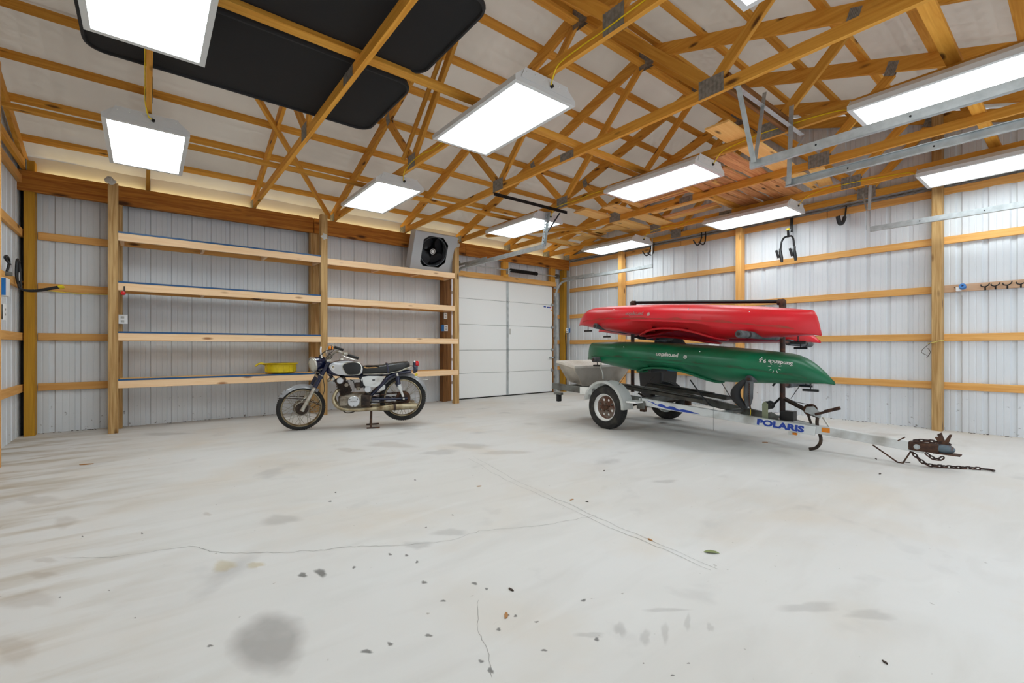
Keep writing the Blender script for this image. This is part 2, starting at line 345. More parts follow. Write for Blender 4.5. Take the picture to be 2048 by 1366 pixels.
wall_left = structure(empty('wall_left', (XL, 0, 0))); tag(wall_left, 'ribbed metal wall at the left edge')
wall_front = structure(empty('wall_front', (0, YF, 0))); tag(wall_front, 'ribbed metal wall behind the viewer, its two doorways left open for light')
MB = T((0, YB, 0)); DX0, DX1, DZ = 4.74, 7.345, 2.43
def cuts(a, b, step, phase):
    k = math.ceil((a-phase)/step + 0.15); r = [a]
    while phase+k*step < b-0.1: r.append(phase+k*step); k += 1
    return r+[b]
c = cuts(XL, DX0-0.02, 0.9144, 0.13); sp = [(c[i], c[i+1], 0) for i in range(len(c)-1)]
c = cuts(DX0-0.02, DX1+0.02, 0.9144, 0.13); sp += [(c[i], c[i+1], DZ) for i in range(len(c)-1)] + [(DX1+0.02, XR, 0)]
sheets(wall_back, MB, sp, 0.022, lambda u: 3.2)
# right wall: local X runs along -Y so that local +Y points outward (+X world)
MR = T((XR, 0, 0)) @ Matrix(((0,1,0,0),(1,0,0,0),(0,0,1,0),(0,0,0,1)))
c = cuts(YF, YB, 0.9144, 0.22)
sheets(wall_right, MR, [(c[i], c[i+1], 0) for i in range(len(c)-1)], 0.106, lambda u: Tz(u)+0.03, YR)
MLm = T((XL, 0, 0)) @ Matrix(((0,-1,0,0),(1,0,0,0),(0,0,1,0),(0,0,0,1)))
sheets(wall_left, MLm, [(c[i], c[i+1], 0) for i in range(len(c)-1)], 0.05, lambda u: Tz(u)+0.03, YR)
MF = T((0, YF, 0)) @ Matrix.Diagonal((1,-1,1,1))
OP = ((1.45, 3.95), (4.75, 7.25))  # unseen door openings, left open to let light in
sheets(wall_front, MF, [(XL, 0.15, 0), (0.15, OP[0][0], 0), (OP[0][0], OP[0][1], 2.44), (OP[0][1], OP[1][0], 0), (OP[1][0], OP[1][1], 2.44), (OP[1][1], XR, 0)], 0.0, lambda u: 3.2)
# posts ---------------------------------------------------------------------
def post(name, x0, x1, y0, y1, z1, m, par): return board(name, ((x0+x1)/2, (y0+y1)/2, 0), ((x0+x1)/2, (y0+y1)/2, z1), y1-y0, x1-x0, m, par, up=(1,0,0))
PY0, PY1 = 7.675, 7.813
post('post', -1.107, -1.015, PY0-0.01, PY1, 3.20, M_yellow, wall_back)
post('post', -0.36, -0.235, PY0, PY1, 3.02, M_post, wall_back)
post('post', 2.04, 2.168, PY0, PY1, 3.02, M_post, wall_back)
post('post', 4.43, 4.52, PY0, PY1, 3.02, M_treat, wall_back)
post('door_jamb', 4.53, 4.63, PY0+0.03, PY1, 3.0, M_treat, wall_back)
post('door_jamb', 7.36, 7.40, PY0+.09, PY1, 2.50, M_treat, wall_back)
board('cripple_stud', (7.30, 7.72, 2.53), (7.30, 7.72, 2.84), 0.09, 0.14, M_truss, wall_back, up=(1,0,0))
post('post', 7.64, 7.735, PY0, PY1, 2.84, M_yellow, wall_back)
board('door_jamb', (5.93, 7.72, 2.5), (5.93, 7.72, 2.84), 0.09, 0.14, M_truss, wall_back, up=(1,0,0))
board('door_header', (4.66, 7.715, 2.485), (7.40, 7.715, 2.485), 0.08, 0.10, M_girt, wall_back)
RP = [(1.196, .096), (3.63, .09), (6.055, .09), (-1.0, .09)]
for yc, wd in RP: post('post', XR-0.178, XR-0.04, yc-wd/2, yc+wd/2, Tz(yc)-0.02 if yc < 2 else 3.0, M_post if yc == 1.196 else M_girt, wall_right)
for yc in (5.80, 3.5, 1.1): post('post', XL+0.04, XL+0.178, yc-.05, yc+.05, 3.48, M_girt, wall_left)
# girts ---------------------------------------------------------------------
M_greyw = wood('weathered_pink_pine', srgb(202,168,138), srgb(184,146,116), blotch=.1)
GZ = (0.556, 1.158, 1.756, 2.363)
def girt_y(x, segs, z, m, par, h=0.089, t=0.038):
    for a, b in segs: board('girt', (x, a, z), (x, b, z+random.uniform(-.004, .004)), t, h, m, par)
for i, z in enumerate(GZ):
    girt_y(XR-0.019, [(YF+.04, 1.19)], z, M_greyw if i == 2 else M_girt, wall_right); girt_y(XR-0.019, [(1.20, 3.63), (3.635, 6.05), (6.06, 7.62)], z, M_girt, wall_right)
    girt_y(XL+0.019, [(YF+.04, 1.1), (1.11, 3.5), (3.51, 5.80), (5.81, 7.80)], z, M_girt, wall_left)
    for a, b in ((-1.01, -0.30), (-0.29, 2.10), (2.11, 4.50), (4.51, 4.86)):
        if a > 0: continue
        if a == -0.29: continue
        board('girt', (a, YB-0.019, z), (b, YB-0.019, z), 0.038, 0.089, M_girt, wall_back)
    for a, b in ((7.46, 7.64),): board('girt', (a, YB-0.019, z), (b, YB-0.019, z), 0.038, 0.089, M_girt, wall_back)
obj('girt', wane_bm(1.19-YF-.04, 0.085, 0.038, 77, .010), M_girt, wall_right, frame((XR-.019, YF+.04, 2.968), (XR-.019, 1.19, 2.968), (1,0,0)))
girt_y(XR-0.019, [(1.20, 2.4), (2.41, 3.63), (3.635, 4.75), (4.76, 6.05), (6.06, 7.62)], 2.968, M_girt, wall_right, h=0.09)
girt_y(XL+0.019, [(YF+.04, 1.1), (1.11, 3.5), (3.51, 5.94), (5.95, 7.80)], 2.968, M_girt, wall_left)
obj('gap_tube', tube_bm([(XR-0.03, YF+.1, 3.045), (XR-0.03, 7.6, 3.045)], 0.012), M_steel, wall_right, smooth=40)  # grey tube standing in for the dark gap between girt and truss
# corner flashing
obj('corner_flashing', box((XL+0.026, 7.82, 1.45), (0.045, 0.02, 2.9)), M_blkm, wall_left)
obj('corner_flashing', box((7.775, 7.83, 1.45), (0.05, 0.02, 2.9)), M_sheet, wall_back)
# header beams --------------------------------------------------------------
for a, b in ((-1.155, 2.07), (2.08, 4.9), (4.91, 7.78)):
    board('header_beam', (a, 7.656, 2.956), (b, 7.656, 2.956), 0.038, 0.235, M_header, wall_back)
    board('outer_header', (a, 7.80, 2.98), (b, 7.80, 2.98), 0.03, 0.23, M_header, wall_back)
board('header_beam', (XL+.1, YF+0.2, 2.956), (XR-.1, YF+0.2, 2.956), 0.038, 0.235, M_header, wall_front)
# bottom debris line and skirting shadow gap are real: thin grade board outside the sheet
# ceiling -------------------------------------------------------------------
ceiling = structure(empty('ceiling', (3.3, YR, ZR))); tag(ceiling, 'sloping roof with white vapour barrier above timber rails')
def barrier(y0, y1):
    bm = bmesh.new(); nx, ny = 60, 40; V = []
    for i in range(nx+1):
        row = []
        for j in range(ny+1):
            x = XL-0.05+(XR-XL+0.1)*i/nx; y = y0+(y1-y0)*j/ny
            s = 0.010*math.sin(x*2.7+y)*math.sin(y*5.4) + 0.006*math.sin(x*6.1)
            row.append(bm.verts.new((x, y, Tz(y)+0.052+s)))
        V.append(row)
    for i in range(nx):
        for j in range(ny): bm.faces.new((V[i][j], V[i+1][j], V[i+1][j+1], V[i][j+1]))
    bmesh.ops.solidify(bm, geom=bm.faces[:], thickness=-0.02)
    return bm
obj('vapour_barrier', barrier(YR, YB+0.12), M_barrier, ceiling, smooth=60)
obj('barrier_flap', box(((XL+XR)/2, 7.79, 3.175), (XR-XL-.02, .008, .21)), M_barrier, ceiling)
obj('vapour_barrier', barrier(YF-0.12, YR), M_barrier, ceiling, smooth=60)
FY = (7.42, 6.83, 6.26, 5.69, 5.12, 4.55, 4.00, 3.50); NY = (3.24, 2.67, 2.10, 1.52, 0.95, 0.37, -0.2, -0.78)
ang = math.atan(1/3)
for k, y in enumerate(FY+NY):
    sgn = -1 if y > YR else 1; up = (0, -sgn*math.sin(ang), math.cos(ang)); off = 0.019/math.cos(ang)
    br = [XL+.01, 1.24+1.2*(k % 2), 4.79+1.2*(k % 2), XR-.01]
    for a, b in zip(br, br[1:]):
        yy = y+random.uniform(-.012, .012); board('purlin', (a+.002, yy, Tz(yy)+off), (b-.002, yy, Tz(yy)+off), 0.089, 0.038, M_truss, ceiling, up=up)
# trusses -------------------------------------------------------------------
TX = [-1.10, 0.02, 1.24, 2.39, 3.62, 4.79, 5.99, 7.11, 7.755]
MYZ = Matrix(((0,0,1,0),(1,0,0,0),(0,1,0,0),(0,0,0,1)))   # local XY -> world YZ, local Z -> world X
def gusset_bm(wd, ht, n=6):
    bm = bmesh.new(); m = n*2+1; A = []; B = []
    for i in range(m+1):
        x = -wd/2+wd*i/m; z = 0.0015 if i % 2 else 0.0045
        A.append(bm.verts.new((x, -ht/2, z))); B.append(bm.verts.new((x, ht/2, z)))
    for i in range(m): bm.faces.new((A[i], A[i+1], B[i+1], B[i]))
    bm.faces.new([bm.verts.new(p) for p in ((-wd/2,-ht/2,0),(-wd/2,ht/2,0),(wd/2,ht/2,0),(wd/2,-ht/2,0))])
    return bm
_g = {}
def gusset(t, x, y, z, wd, ht, rot=0.0):
    for s in (-1, 1):
        M = T((x+s*0.0195, y, z)) @ MYZ @ Rz(rot) @ (Matrix.Identity(4) if s > 0 else Ry(PI))
        k = (wd, ht)
        if k in _g: inst('gusset_plate', _g[k], M, t)
        else: _g[k] = obj('gusset_plate', gusset_bm(wd, ht), M_gusset, t, M).data
YE, YW = 7.80, -1.04
v = 0.14/math.cos(ang); ym = YE - (0.089+0.0)*3.05
_tm = {}
def poly_part(key, poly, t, x, th=0.038):
    M = T((x, 0, 0)) @ MYZ
    if key in _tm: return inst(key[0], _tm[key], M, t)
    # rebase the mesh so the grain runs along local X
    o = obj(key[0], prism_bm(poly, th), M_truss, t, M); _tm[key] = o.data; return o
names = ['first roof truss, against the left wall', 'second roof truss from the left, carrying two lamps at the top left', 'third roof truss from the left, crossing the black panels', 'fourth roof truss from the left, carrying the two middle-left lamps', 'fifth roof truss, its bottom beam crossing the picture centre', 'sixth roof truss from the left, carrying the lamp by the lumber pile', 'seventh roof truss from the left, under the middle of the lumber pile', 'eighth roof truss from the left, carrying lamps beside the right wall', 'gable roof truss, against the right wall']
for ti, x in enumerate(TX):
    t = thing('roof_truss', 'golden pine '+names[ti], 'roof truss', (x, YR, 3.08), 'timber roof trusses')
    poly_part(('bottom_chord', ), [(YW, 3.08), (YE, 3.08), (YE-0.27, 3.169), (YW+0.27, 3.169)], t, x)
    poly_part(('top_chord', 0), [(YE+.04, Tz(YE+.04)), (YR, ZR), (YR, ZR-v), (YE+.04, Tz(YE+.04)-v)], t, x)
    poly_part(('top_chord', 1), [(YW-.04, Tz(YW-.04)), (YR, ZR), (YR, ZR-v), (YW-.04, Tz(YW-.04)-v)], t, x)
    for s in (1, -1):
        nb = YR+s*1.45; nt = YR+s*2.10; zl = lambda y: Tz(y)-v
        def wb(y0, z0, y1, z1, th=0.038, dx=0.0): board('web', (x+dx, y0, z0), (x+dx, y1, z1), 0.089, th, M_truss, t, up=(1,0,0))
        a = 0.05*s
        wb(nb-a*0.7, 3.169+0.03, YR+s*0.06, ZR-v-0.03)
        wb(nb+a*0.7, 3.169+0.03, nt, zl(nt)-0.02)
        if ti == 3 and s == 1: board('web_brace', (x-0.05, nb+.15, 3.21), (x-0.05, YR+0.35, ZR-v-0.25), 0.038, 0.04, M_truss, t, up=(1,0,0))
        gusset(t, x, nb, 3.155, 0.21 if ti > 3 else 0.17, 0.15)
        gusset(t, x, nt, zl(nt)+0.03, 0.09, 0.14, -s*0.32)
        gusset(t, x, YR+s*4.30, 3.135, 0.2, 0.12)
    gusset(t, x, YR, ZR-v, 0.20, 0.22)
    gusset(t, x, YR+0.19, 3.125, 0.20, 0.08)
# longitudinal braces lying on the bottom chords
for y, segs in ((6.03, [(-1.0, 2.45), (2.33, 6.1)]), (3.37, [(-1.0, 2.5), (2.45, 5.1), (5.0, 7.6)]), (0.6, [(-1.0, 3.7), (3.6, 7.6)])):
    for i, (a, b) in enumerate(segs): board('brace_board', (a, y+0.05*(i % 2), 3.19), (b, y+0.05*(i % 2), 3.19), 0.089, 0.038, M_truss, ceiling)
# wide ridge boards nailed under the near-slope chords
for a, b in ((0.2, 3.2), (3.0, 5.3), (5.2, 7.6)):
    yb = 3.20; up = (0, -math.sin(ang), math.cos(ang)); board('ridge_board', (a, yb, Tz(yb)-v-0.02), (b, yb, Tz(yb)-v-0.02), 0.184, 0.038, M_truss, ceiling, up=up)
for y0 in (3.44,): board('ridge_board', (XL+.02, y0, Tz(y0)-0.02-v), (XR-.02, y0, Tz(y0)-0.02-v), 0.09, 0.038, M_truss, ceiling)
# diagonal sway brace from the shelf post to the roof
board('diagonal_brace', (2.30, 7.60, 3.12), (0.76, 5.43, 3.88), 0.089, 0.038, M_truss, ceiling, up=(0,-1,0.3))
board('diagonal_brace', (4.95, 7.0, 3.10), (6.1, 5.35, 3.12), 0.089, 0.038, M_truss, ceiling)
# ================================================================== BACK DOOR
door = structure(empty('door_1', (DX0, YB-0.1, 0))); tag(door, 'white sectional garage door with five panels in the back wall')
DW = DX1-DX0; zs = [0.02, 0.515, 0.98, 1.495, 2.01, 2.43]
for i in range(5):
    z0, z1 = zs[i]+0.003, zs[i+1]-0.003
    bm = box((DX0+DW/2, YB-0.075, (z0+z1)/2), (DW, 0.045, z1-z0)); bmesh.ops.bevel(bm, geom=bm.edges[:], offset=0.005, segments=2, affect='EDGES')
    s = obj('door_section', bm, M_door, door)
    obj('stile', box((DX0+DW/2-0.01, YB-0.104, (z0+z1)/2), (0.055, 0.006, z1-z0)), M_galv, s)
    for xx in (DX0+DW/2-0.01, DX0+0.03, DX1-0.03):
        if i < 4:
            h = box((xx, YB-0.112, z1+0.004), (0.045, 0.012, 0.07)); cyl(h, (xx-.02, YB-0.125, z1+.004), (xx+.03, YB-0.125, z1+.004), 0.012, 8); obj('hinge', h, M_galv, s)
    if i == 3:
        for a, b_, zz, m_ in ((0.27, 0.20, z1-0.045, M_decal), (0.17, 0.07, z1-0.055, M_decal), (0.07, 0.035, z1-0.055, M_red), (0.05, 0.015, z1-0.11, M_amber)):
            obj('sticker', box((DX1-(a+b_)/2, YB-0.0985, zz), (abs(a-b_), 0.001, 0.028)), m_, s)
    if i == 2: obj('sticker', box((DX0+DW/2+0.06, YB-0.0985, z1-0.12), (0.04, 0.001, 0.12)), M_print, s)
obj('latch', bbox((DX1-0.05, YB-0.12, 0.80), (0.12, 0.03, 0.03)), M_galv, door)
obj('bottom_seal', box((DX0+DW/2, YB-0.075, 0.012), (DW, 0.04, 0.02)), M_blk, door)
obj('section_backing', box((DX0+DW/2, YB-0.068, 1.22), (DW-.02, 0.02, 2.38)), M_steel, door)
# tracks
def track_bm(pts, wd=0.06, dp=0.05):
    return tube_bm(pts, 0.03, 4, flat=1.1)
def door_track(x, sgn, label):
    t = thing('door_track', label, 'door track', (x, YB-0.15, 0), 'door tracks of the back door')
    obj('vertical_track', box((x, YB-0.14, 1.12), (0.05, 0.045, 2.2)), M_galv, t)
    for z in (0.35, 0.8, 1.25, 1.7, 2.1):
        obj('bracket', box((x+sgn*0.02, YB-0.10, z), (0.09, 0.06, 0.05)), M_galv, t)
    pts = [(x, YB-0.14, 2.2)] + [(x, YB-0.14-0.32*(1-math.cos(a)), 2.2+0.34*math.sin(a)) for a in [i*PI/16 for i in range(1, 9)]] + [(x, 6.8, 2.55), (x, 5.12, 2.56)]
    obj('curved_track', tube_bm(pts[:-1], 0.03, 6, flat=0.8), M_galv, t, smooth=60)
    o = obj('horizontal_track', box((x, (7.3+5.12)/2, 2.555), (0.035, 7.3-5.12, 0.065)), M_galv, t)
    obj('track_lip', box((x-sgn*0.02, (7.3+5.12)/2, 2.53), (0.03, 2.1, 0.006)), M_galv, t)
    obj('angle_support', box((x+sgn*0.03, 7.05, 2.60), (0.004, 0.95, 0.04)), M_galv, t)
    return t
tk = door_track(4.69, -1, 'left steel track of the back garage door, running out to the black hanging bar')
def perf_bm(p0, p1, wd=0.04, n=None):
    """perforated angle iron: two flanges, one pierced by a row of square holes"""
    p0 = Vector(p0); p1 = Vector(p1); L = (p1-p0).length; n = n or max(2, int(L/0.045)); bm = bmesh.new(); st = L/n; h = wd*0.18
    V = {}
    def vv(x, y):
        k = (round(x, 5), round(y, 5))
        if k not in V: V[k] = bm.verts.new((x, y, 0))
        return V[k]
    for i in range(n):
        xs = [-L/2+i*st, -L/2+(i+.5)*st-h, -L/2+(i+.5)*st+h, -L/2+(i+1)*st]; ys = [0, wd/2-h, wd/2+h, wd]
        for a in range(3):
            for b in range(3):
                if a == 1 and b == 1: continue
                bm.faces.new((vv(xs[a], ys[b]), vv(xs[a+1], ys[b]), vv(xs[a+1], ys[b+1]), vv(xs[a], ys[b+1])))
    bmesh.ops.solidify(bm, geom=bm.faces[:], thickness=0.002)
    bx(bm, (0, 0.001, wd/2), (L, 0.002, wd)); return bm
def perf(name, p0, p1, parent, up=(0,0,1), wd=0.04, m=None): return obj(name, perf_bm(p0, p1, wd), m or M_galv, parent, frame(p0, p1, up))
perf('hanger', (4.70, 5.15, 2.56), (4.70, 5.05, 3.05), tk, (0,-1,0), 0.05)
tube('hanger_brace', [(4.74, 5.13, 2.75), (4.87, 4.98, 3.05)], 0.012, M_blkm, tk, n=6)
ba = thing('hanging_bar', 'black angle-iron bar nailed under the trusses above the back door track', 'bar', (4.25, 4.92, 3.05))
obj('angle_flange', box((4.27, 4.92, 3.075), (1.36, 0.035, 0.004)), M_blkm, ba); obj('angle_flange', box((4.27, 4.905, 3.055), (1.36, 0.004, 0.045)), M_blkm, ba)
tk2 = door_track(7.42, 1, 'right steel track of the back garage door, curving out beside the right wall')
obj('hanger', box((7.44, 5.14, 2.80), (0.03, 0.006, 0.55)), M_galv, tk2)
ts = thing('torsion_spring', 'black torsion spring on a steel shaft above the white garage door', 'spring', (6.1, YB-0.22, 2.66))
obj('shaft', tube_bm([(4.70, YB-0.22, 2.66), (7.42, YB-0.22, 2.66)], 0.013, 8), M_galv, ts, smooth=40)
sp_ = [(6.02+0.75*i/240, YB-0.22+0.032*math.cos(i*PI/4), 2.66+0.032*math.sin(i*PI/4)) for i in range(241)]
obj('coil', tube_bm(sp_, 0.011, 5), M_blkm, ts, smooth=60)
obj('anchor_plate', bbox((5.95, YB-0.2, 2.63), (0.03, 0.1, 0.12)), M_galv, ts)
for x in (7.38, 4.72):
    bm = bmesh.new(); cyl(bm, (x-.03, YB-0.22, 2.66), (x+.03, YB-0.22, 2.66), 0.055, 16); obj('cable_drum', bm, M_steel, ts, smooth=40)
# tracks of the two doorways behind the viewer
def front_track(x, label, sgn):
    t = thing('door_track', label, 'door track', (x, 1.79, 2.55), 'door tracks of the front doorways')
    obj('horizontal_track', box((x, (1.79-0.75)/2, 2.56), (0.012, 1.79+0.75, 0.062)), M_galv, t)
    for dz in (0.03, -0.03): obj('track_lip', box((x+sgn*0.014, (1.79-0.75)/2, 2.56+dz), (0.03, 2.54, 0.005)), M_galv, t)
    for y in (1.3, 0.75, 0.2): bm = bmesh.new(); cyl(bm, (x-.009, y, 2.56), (x-.006, y, 2.56), 0.007, 8); obj('rivet', bm, M_blkm, t)
    return t
t1 = front_track(3.97, 'upper-right hanging steel door track nearest the viewer, below the big right lamp', 1)
t2 = front_track(4.70, 'second hanging steel door track from the left at the upper right, below the timber beam', -1)
t3 = front_track(7.33, 'long steel door track hung in front of the right wall', 1)
hg = thing('angle_iron_frame', 'perforated angle-iron frame holding two door tracks under a short board', 'bracket', (4.3, 1.76, 3.08))
perf('cross_angle', (3.62, 1.76, 3.075), (4.95, 1.76, 3.075), hg, (0,-1,0))
board('backing_board', (3.64, 1.82, 3.16), (4.86, 1.82, 3.16), 0.038, 0.14, M_treat, hg)
perf('hanger', (3.62, 1.74, 3.07), (3.93, 1.76, 2.56), hg, (0,-1,0)); perf('hanger', (4.12, 1.75, 3.20), (3.97, 1.765, 2.57), hg, (0,-1,0), 0.032)
perf('hanger', (4.66, 1.745, 3.26), (4.66, 1.77, 2.54), hg, (0,-1,0)); perf('brace', (4.95, 1.74, 3.06), (4.72, 1.765, 2.8), hg, (0,-1,0), 0.025)
h3 = thing('track_hanger', 'short perforated steel hanger on the right truss above the wall-side track', 'bracket', (7.2, 1.8, 3.05))
perf('hanger', (7.23, 1.78, 3.10), (7.27, 1.80, 2.80), h3, (0,-1,0), 0.035); obj('strap', box((7.30, 1.82, 2.70), (0.02, 0.004, 0.30)), M_galv, h3)
perf('brace', (7.42, 1.90, 3.06), (7.30, 1.83, 2.82), h3, (0,-1,0), 0.02)
# ================================================================== LAMPS
def lamp_proto(x, y, label):
    z = 2.95; t = thing('ceiling_lamp', label, 'ceiling lamp', (x, y, z), 'troffer lamps under the trusses')
    W, Lh = 0.305, 0.61
    bm = bmesh.new()      # tapered housing
    b0 = [(-W, -Lh, .012), (W, -Lh, .012), (W, Lh, .012), (-W, Lh, .012)]; b1 = [(-W+.0, -Lh, .035), (W, -Lh, .035), (W, Lh, .035), (-W, Lh, .035)]; b2 = [(-W+.075, -Lh+.002, .095), (W-.075, -Lh+.002, .095), (W-.075, Lh-.002, .095), (-W+.075, Lh-.002, .095)]
    R = [[bm.verts.new(p) for p in b] for b in (b0, b1, b2)]
    for A, B in zip(R, R[1:]):
        for i in range(4): bm.faces.new((A[i], A[(i+1)%4], B[(i+1)%4], B[i]))
    bm.faces.new(R[2]); bm.faces.new(R[0][::-1])
    obj('housing', bm, M_frame, t, T((x, y, z)))
    bm = bmesh.new(); fw = 0.034
    for s in (-1, 1):
        bx(bm, (s*(W-fw/2), 0, 0.004), (fw, 2*Lh, 0.016)); bx(bm, (0, s*(Lh-fw/2), 0.004), (2*(W-fw), fw, 0.016))
    obj('door_frame', bm, M_frame, t, T((x, y, z)))
    bm = bmesh.new(); bx(bm, (0, 0, 0.004), (2*(W-fw), 2*(Lh-fw), 0.006)); obj('lens', bm, M_lens, t, T((x, y, z)))
    for s in (-1, 1):
        pl = obj('end_plate', prism_bm([(-W+.05, .03), (W-.05, .03), (W-.09, .115), (-W+.09, .115)], 0.002, M=Rx(PI/2)), M_frame, t, T((x, y+s*(Lh+.003), z)))
    bm = bmesh.new()
    for k in range(6): bmesh.ops.create_uvsphere(bm, u_segments=6, v_segments=4, radius=0.006, matrix=T((-0.2+0.08*k, -Lh-.005, .085)))
    stuff(obj('screw', bm, M_white, t, T((x, y, z)), smooth=60))
    bm = bmesh.new(); cyl(bm, (0.04, -Lh-.004, .06), (0.04, -Lh-.02, .06), 0.014, 10); obj('cable_gland', bm, M_blk, t, T((x, y, z)))
    for s in (-1, 1): obj('hanger_strap', box((0, s*0.45, 0.115), (0.05, 0.03, 0.045)), M_galv, t, T((x, y, z)))
    return t
def dup(root, M, label=None, name=None):
    r = root.copy(); COL.objects.link(r); M0 = WM[root]; WM[r] = M; r.matrix_basis = M
    if label: r['label'] = label
    for ch in list(root.children):
        c = ch.copy(); COL.objects.link(c); c.parent = r; WM[c] = M @ M0.inverted() @ WM[ch]; c.matrix_basis = M.inverted() @ WM[c]
        for g in list(ch.children):
            d = g.copy(); COL.objects.link(d); d.parent = c; WM[d] = M @ M0.inverted() @ WM[g]; d.matrix_basis = WM[c].inverted() @ WM[d]
    return r
LX = (0.01, 2.37, 4.76, 7.09); LY = (5.72, 3.17, 0.63)
LL = {(0,0): 'white ceiling lamp hanging lowest at the left, above the back-left wall bay', (0,1): 'large white ceiling lamp cut by the top edge at the left, below the black panels', (0,2): 'white ceiling lamp overhead at the left, above the viewer',
 (1,0): 'white ceiling lamp left of centre, above the grey box fan shelf', (1,1): 'largest fully visible white ceiling lamp, tilted long panel at top centre', (1,2): 'white ceiling lamp overhead near the top centre, only a corner in view',
 (2,0): 'white ceiling lamp partly behind the thin steel hanger near the picture centre', (2,1): 'white ceiling lamp right of centre, in front of the lumber pile', (2,2): 'long bright ceiling lamp at the upper right with a steel track across its lower edge',
 (3,0): 'small far white ceiling lamp above the red kayak bow, near the back right corner', (3,1): 'white ceiling lamp beside the right wall above the black U-shaped rack', (3,2): 'white ceiling lamp cut by the right edge, in front of the jagged top rail'}
L0 = None
for i, x in enumerate(LX):
    for j, y in enumerate(LY):
        if L0 is None: L0 = lamp_proto(x, y, LL[(i, j)])
        else: dup(L0, T((x, y, 2.95)), LL[(i, j)])
# wires
for i, x in enumerate(LX):
    xx = (0.02, 2.39, 4.79, 7.11)[i]
    nm = ('leftmost truss', 'truss above the two middle-left lamps', 'truss crossing the lumber pile', 'truss beside the right wall')[i]
    t = thing('yellow_cable', 'thin yellow cable stapled along the '+nm, 'cable', (xx, 3, 3.1), 'yellow cables stapled to the trusses')
    for a, b in ((5.10, 3.79), (2.55, 1.25)):
        n = 5; P = [(x+.04, a, 3.01), (xx-.005, a-.03, 3.03), (xx-0.025, a-.12, 3.10)] + [(xx-0.026, a-.12+(b-a+.24)*k/n, 3.128+random.uniform(-.018, .018)) for k in range(1, n)] + [(xx-0.025, b+.10, 3.10), (xx-.005, b+.02, 3.04)]
        obj('cable', tube_bm(smooth_pts(P, 5), 0.005, 6), M_wire, t, smooth=60)

# ================================================================== BLACK PANELS ON THE CHORDS
def panel(label, x0, x1, y0, y1, z, r=0.12):
    bm = bmesh.new(); pts = []
    for cx, cy, a0 in ((x1-r, y1-r, 0), (x0+r, y1-r, PI/2), (x0+r, y0+r, PI), (x1-r, y0+r, 1.5*PI)):
        for k in range(7): a = a0+k*PI/12; pts.append((cx+r*math.cos(a), cy+r*math.sin(a)))
    t = tag(obj('fabric_panel', prism_bm([(x-x0, y-y0) for x, y in pts], 0.05, bev=0.012), M_fabric, None, T((x0, y0, z)), smooth=40), label, 'fabric panel', 'black fabric panels on the trusses')
    P = [(x, y, z-0.022) for x, y in pts]; obj('hem', tube_bm(P, 0.014, 6, closed=True, flat=1.6), M_hem, t, smooth=60); return t
panel('lower black fabric panel with rounded corners on the trusses, nearer the shelves', -0.34, 1.73, 3.50, 4.50, 3.225)
panel('upper black fabric panel with rounded corners on the trusses, cut by the top edge', -0.34, 1.72, 2.38, 3.34, 3.235)

# ================================================================== LUMBER ON THE CHORDS
random.seed(11); Z0 = 3.172
def plank(x0, y0, x1, y1, wd, th, m, z, label, key):
    o = board('plank', (x0, y0, z+th/2), (x1, y1, z+th/2), wd, th, m)
    return tag(o, label, 'plank', 'planks stored on the trusses')
plank(4.32, 2.26, 6.10, 2.30, .24, .02, M_lum, Z0, 'widest smooth tan board of the lumber pile, near the steel hanger frame', 0)
RP_ = ((4.98, 7.28, 2.50, 2.52, .06, .028, 'thin rough-sawn plank first behind the widest tan board'), (5.05, 7.36, 2.60, 2.63, .14, .026, 'rough-sawn reddish plank second behind the widest tan board'), (5.40, 7.34, 2.79, 2.77, .13, .028, 'rough-sawn reddish plank third behind the widest tan board'), (5.10, 7.30, 2.95, 2.93, .12, .022, 'rough-sawn reddish plank fourth behind the widest tan board'), (5.45, 7.35, 3.09, 3.10, .11, .03, 'rough-sawn reddish plank fifth behind the widest tan board'), (5.05, 7.22, 3.25, 3.22, .13, .024, 'rough-sawn reddish plank farthest from the widest tan board'))
for k, (x0, x1, ya, yb2, wd, th, lb) in enumerate(RP_):
    L_ = math.dist((x0, ya), (x1, yb2)); o = obj('plank', wane_bm(L_, wd, th, k), M_rough, None, frame((x0, ya, Z0+th/2+.001), (x1, yb2, Z0+th/2+.001))); tag(o, lb, 'plank', 'planks stored on the trusses')
for k, (x0, x1, y, wd) in enumerate(((5.6, 7.3, 3.42, .07), (6.35, 7.3, 2.36, .06), (5.75, 6.2, 3.06, .05))):
    plank(x0, y, x1, y+.01, wd, .03, M_lum, Z0+(.03 if k == 1 else 0), ('pale narrow stick lying beside the reddish rough planks', 'pale thin stick at the right end of the lumber pile', 'short pale stick wedged between rough planks behind the lamp')[k], k)
for k, (x0, y0, x1, y1, wd) in enumerate(((6.30, 2.29, 7.02, 2.32, .10), (6.4, 2.10, 7.20, 2.24, .16))):
    plank(x0, y0, x1, y1, wd, .02, M_lum, Z0+.045, ('short tan offcut board at the right end of the lumber pile, left one', 'short tan offcut board at the right end of the lumber pile, beside the gable wall')[k], k)
xb = [('pale knotty board end jutting left below the lamp over the pile', 5.50, 7.25, 4.58, .24), ('pale board with two dark knots jutting left over the back door track', 5.34, 7.30, 5.02, .24), ('pale board third from the back end of the lumber pile', 6.40, 7.35, 5.29, .18), ('narrow pale board behind the pipe, second from the back end of the pile', 5.68, 7.30, 5.98, .10), ('pale board at the back end of the lumber pile', 6.1, 7.40, 6.70, .22), ('wide pale stamped board crossing two trusses', 6.42, 7.35, 4.66, .2)]
for k, (lb, x0, x1, y, wd) in enumerate(xb): plank(x0, y, x1, y+.04, wd, .02 if k else .022, M_lum, Z0+(.001 if k < 5 else .025), lb, k)
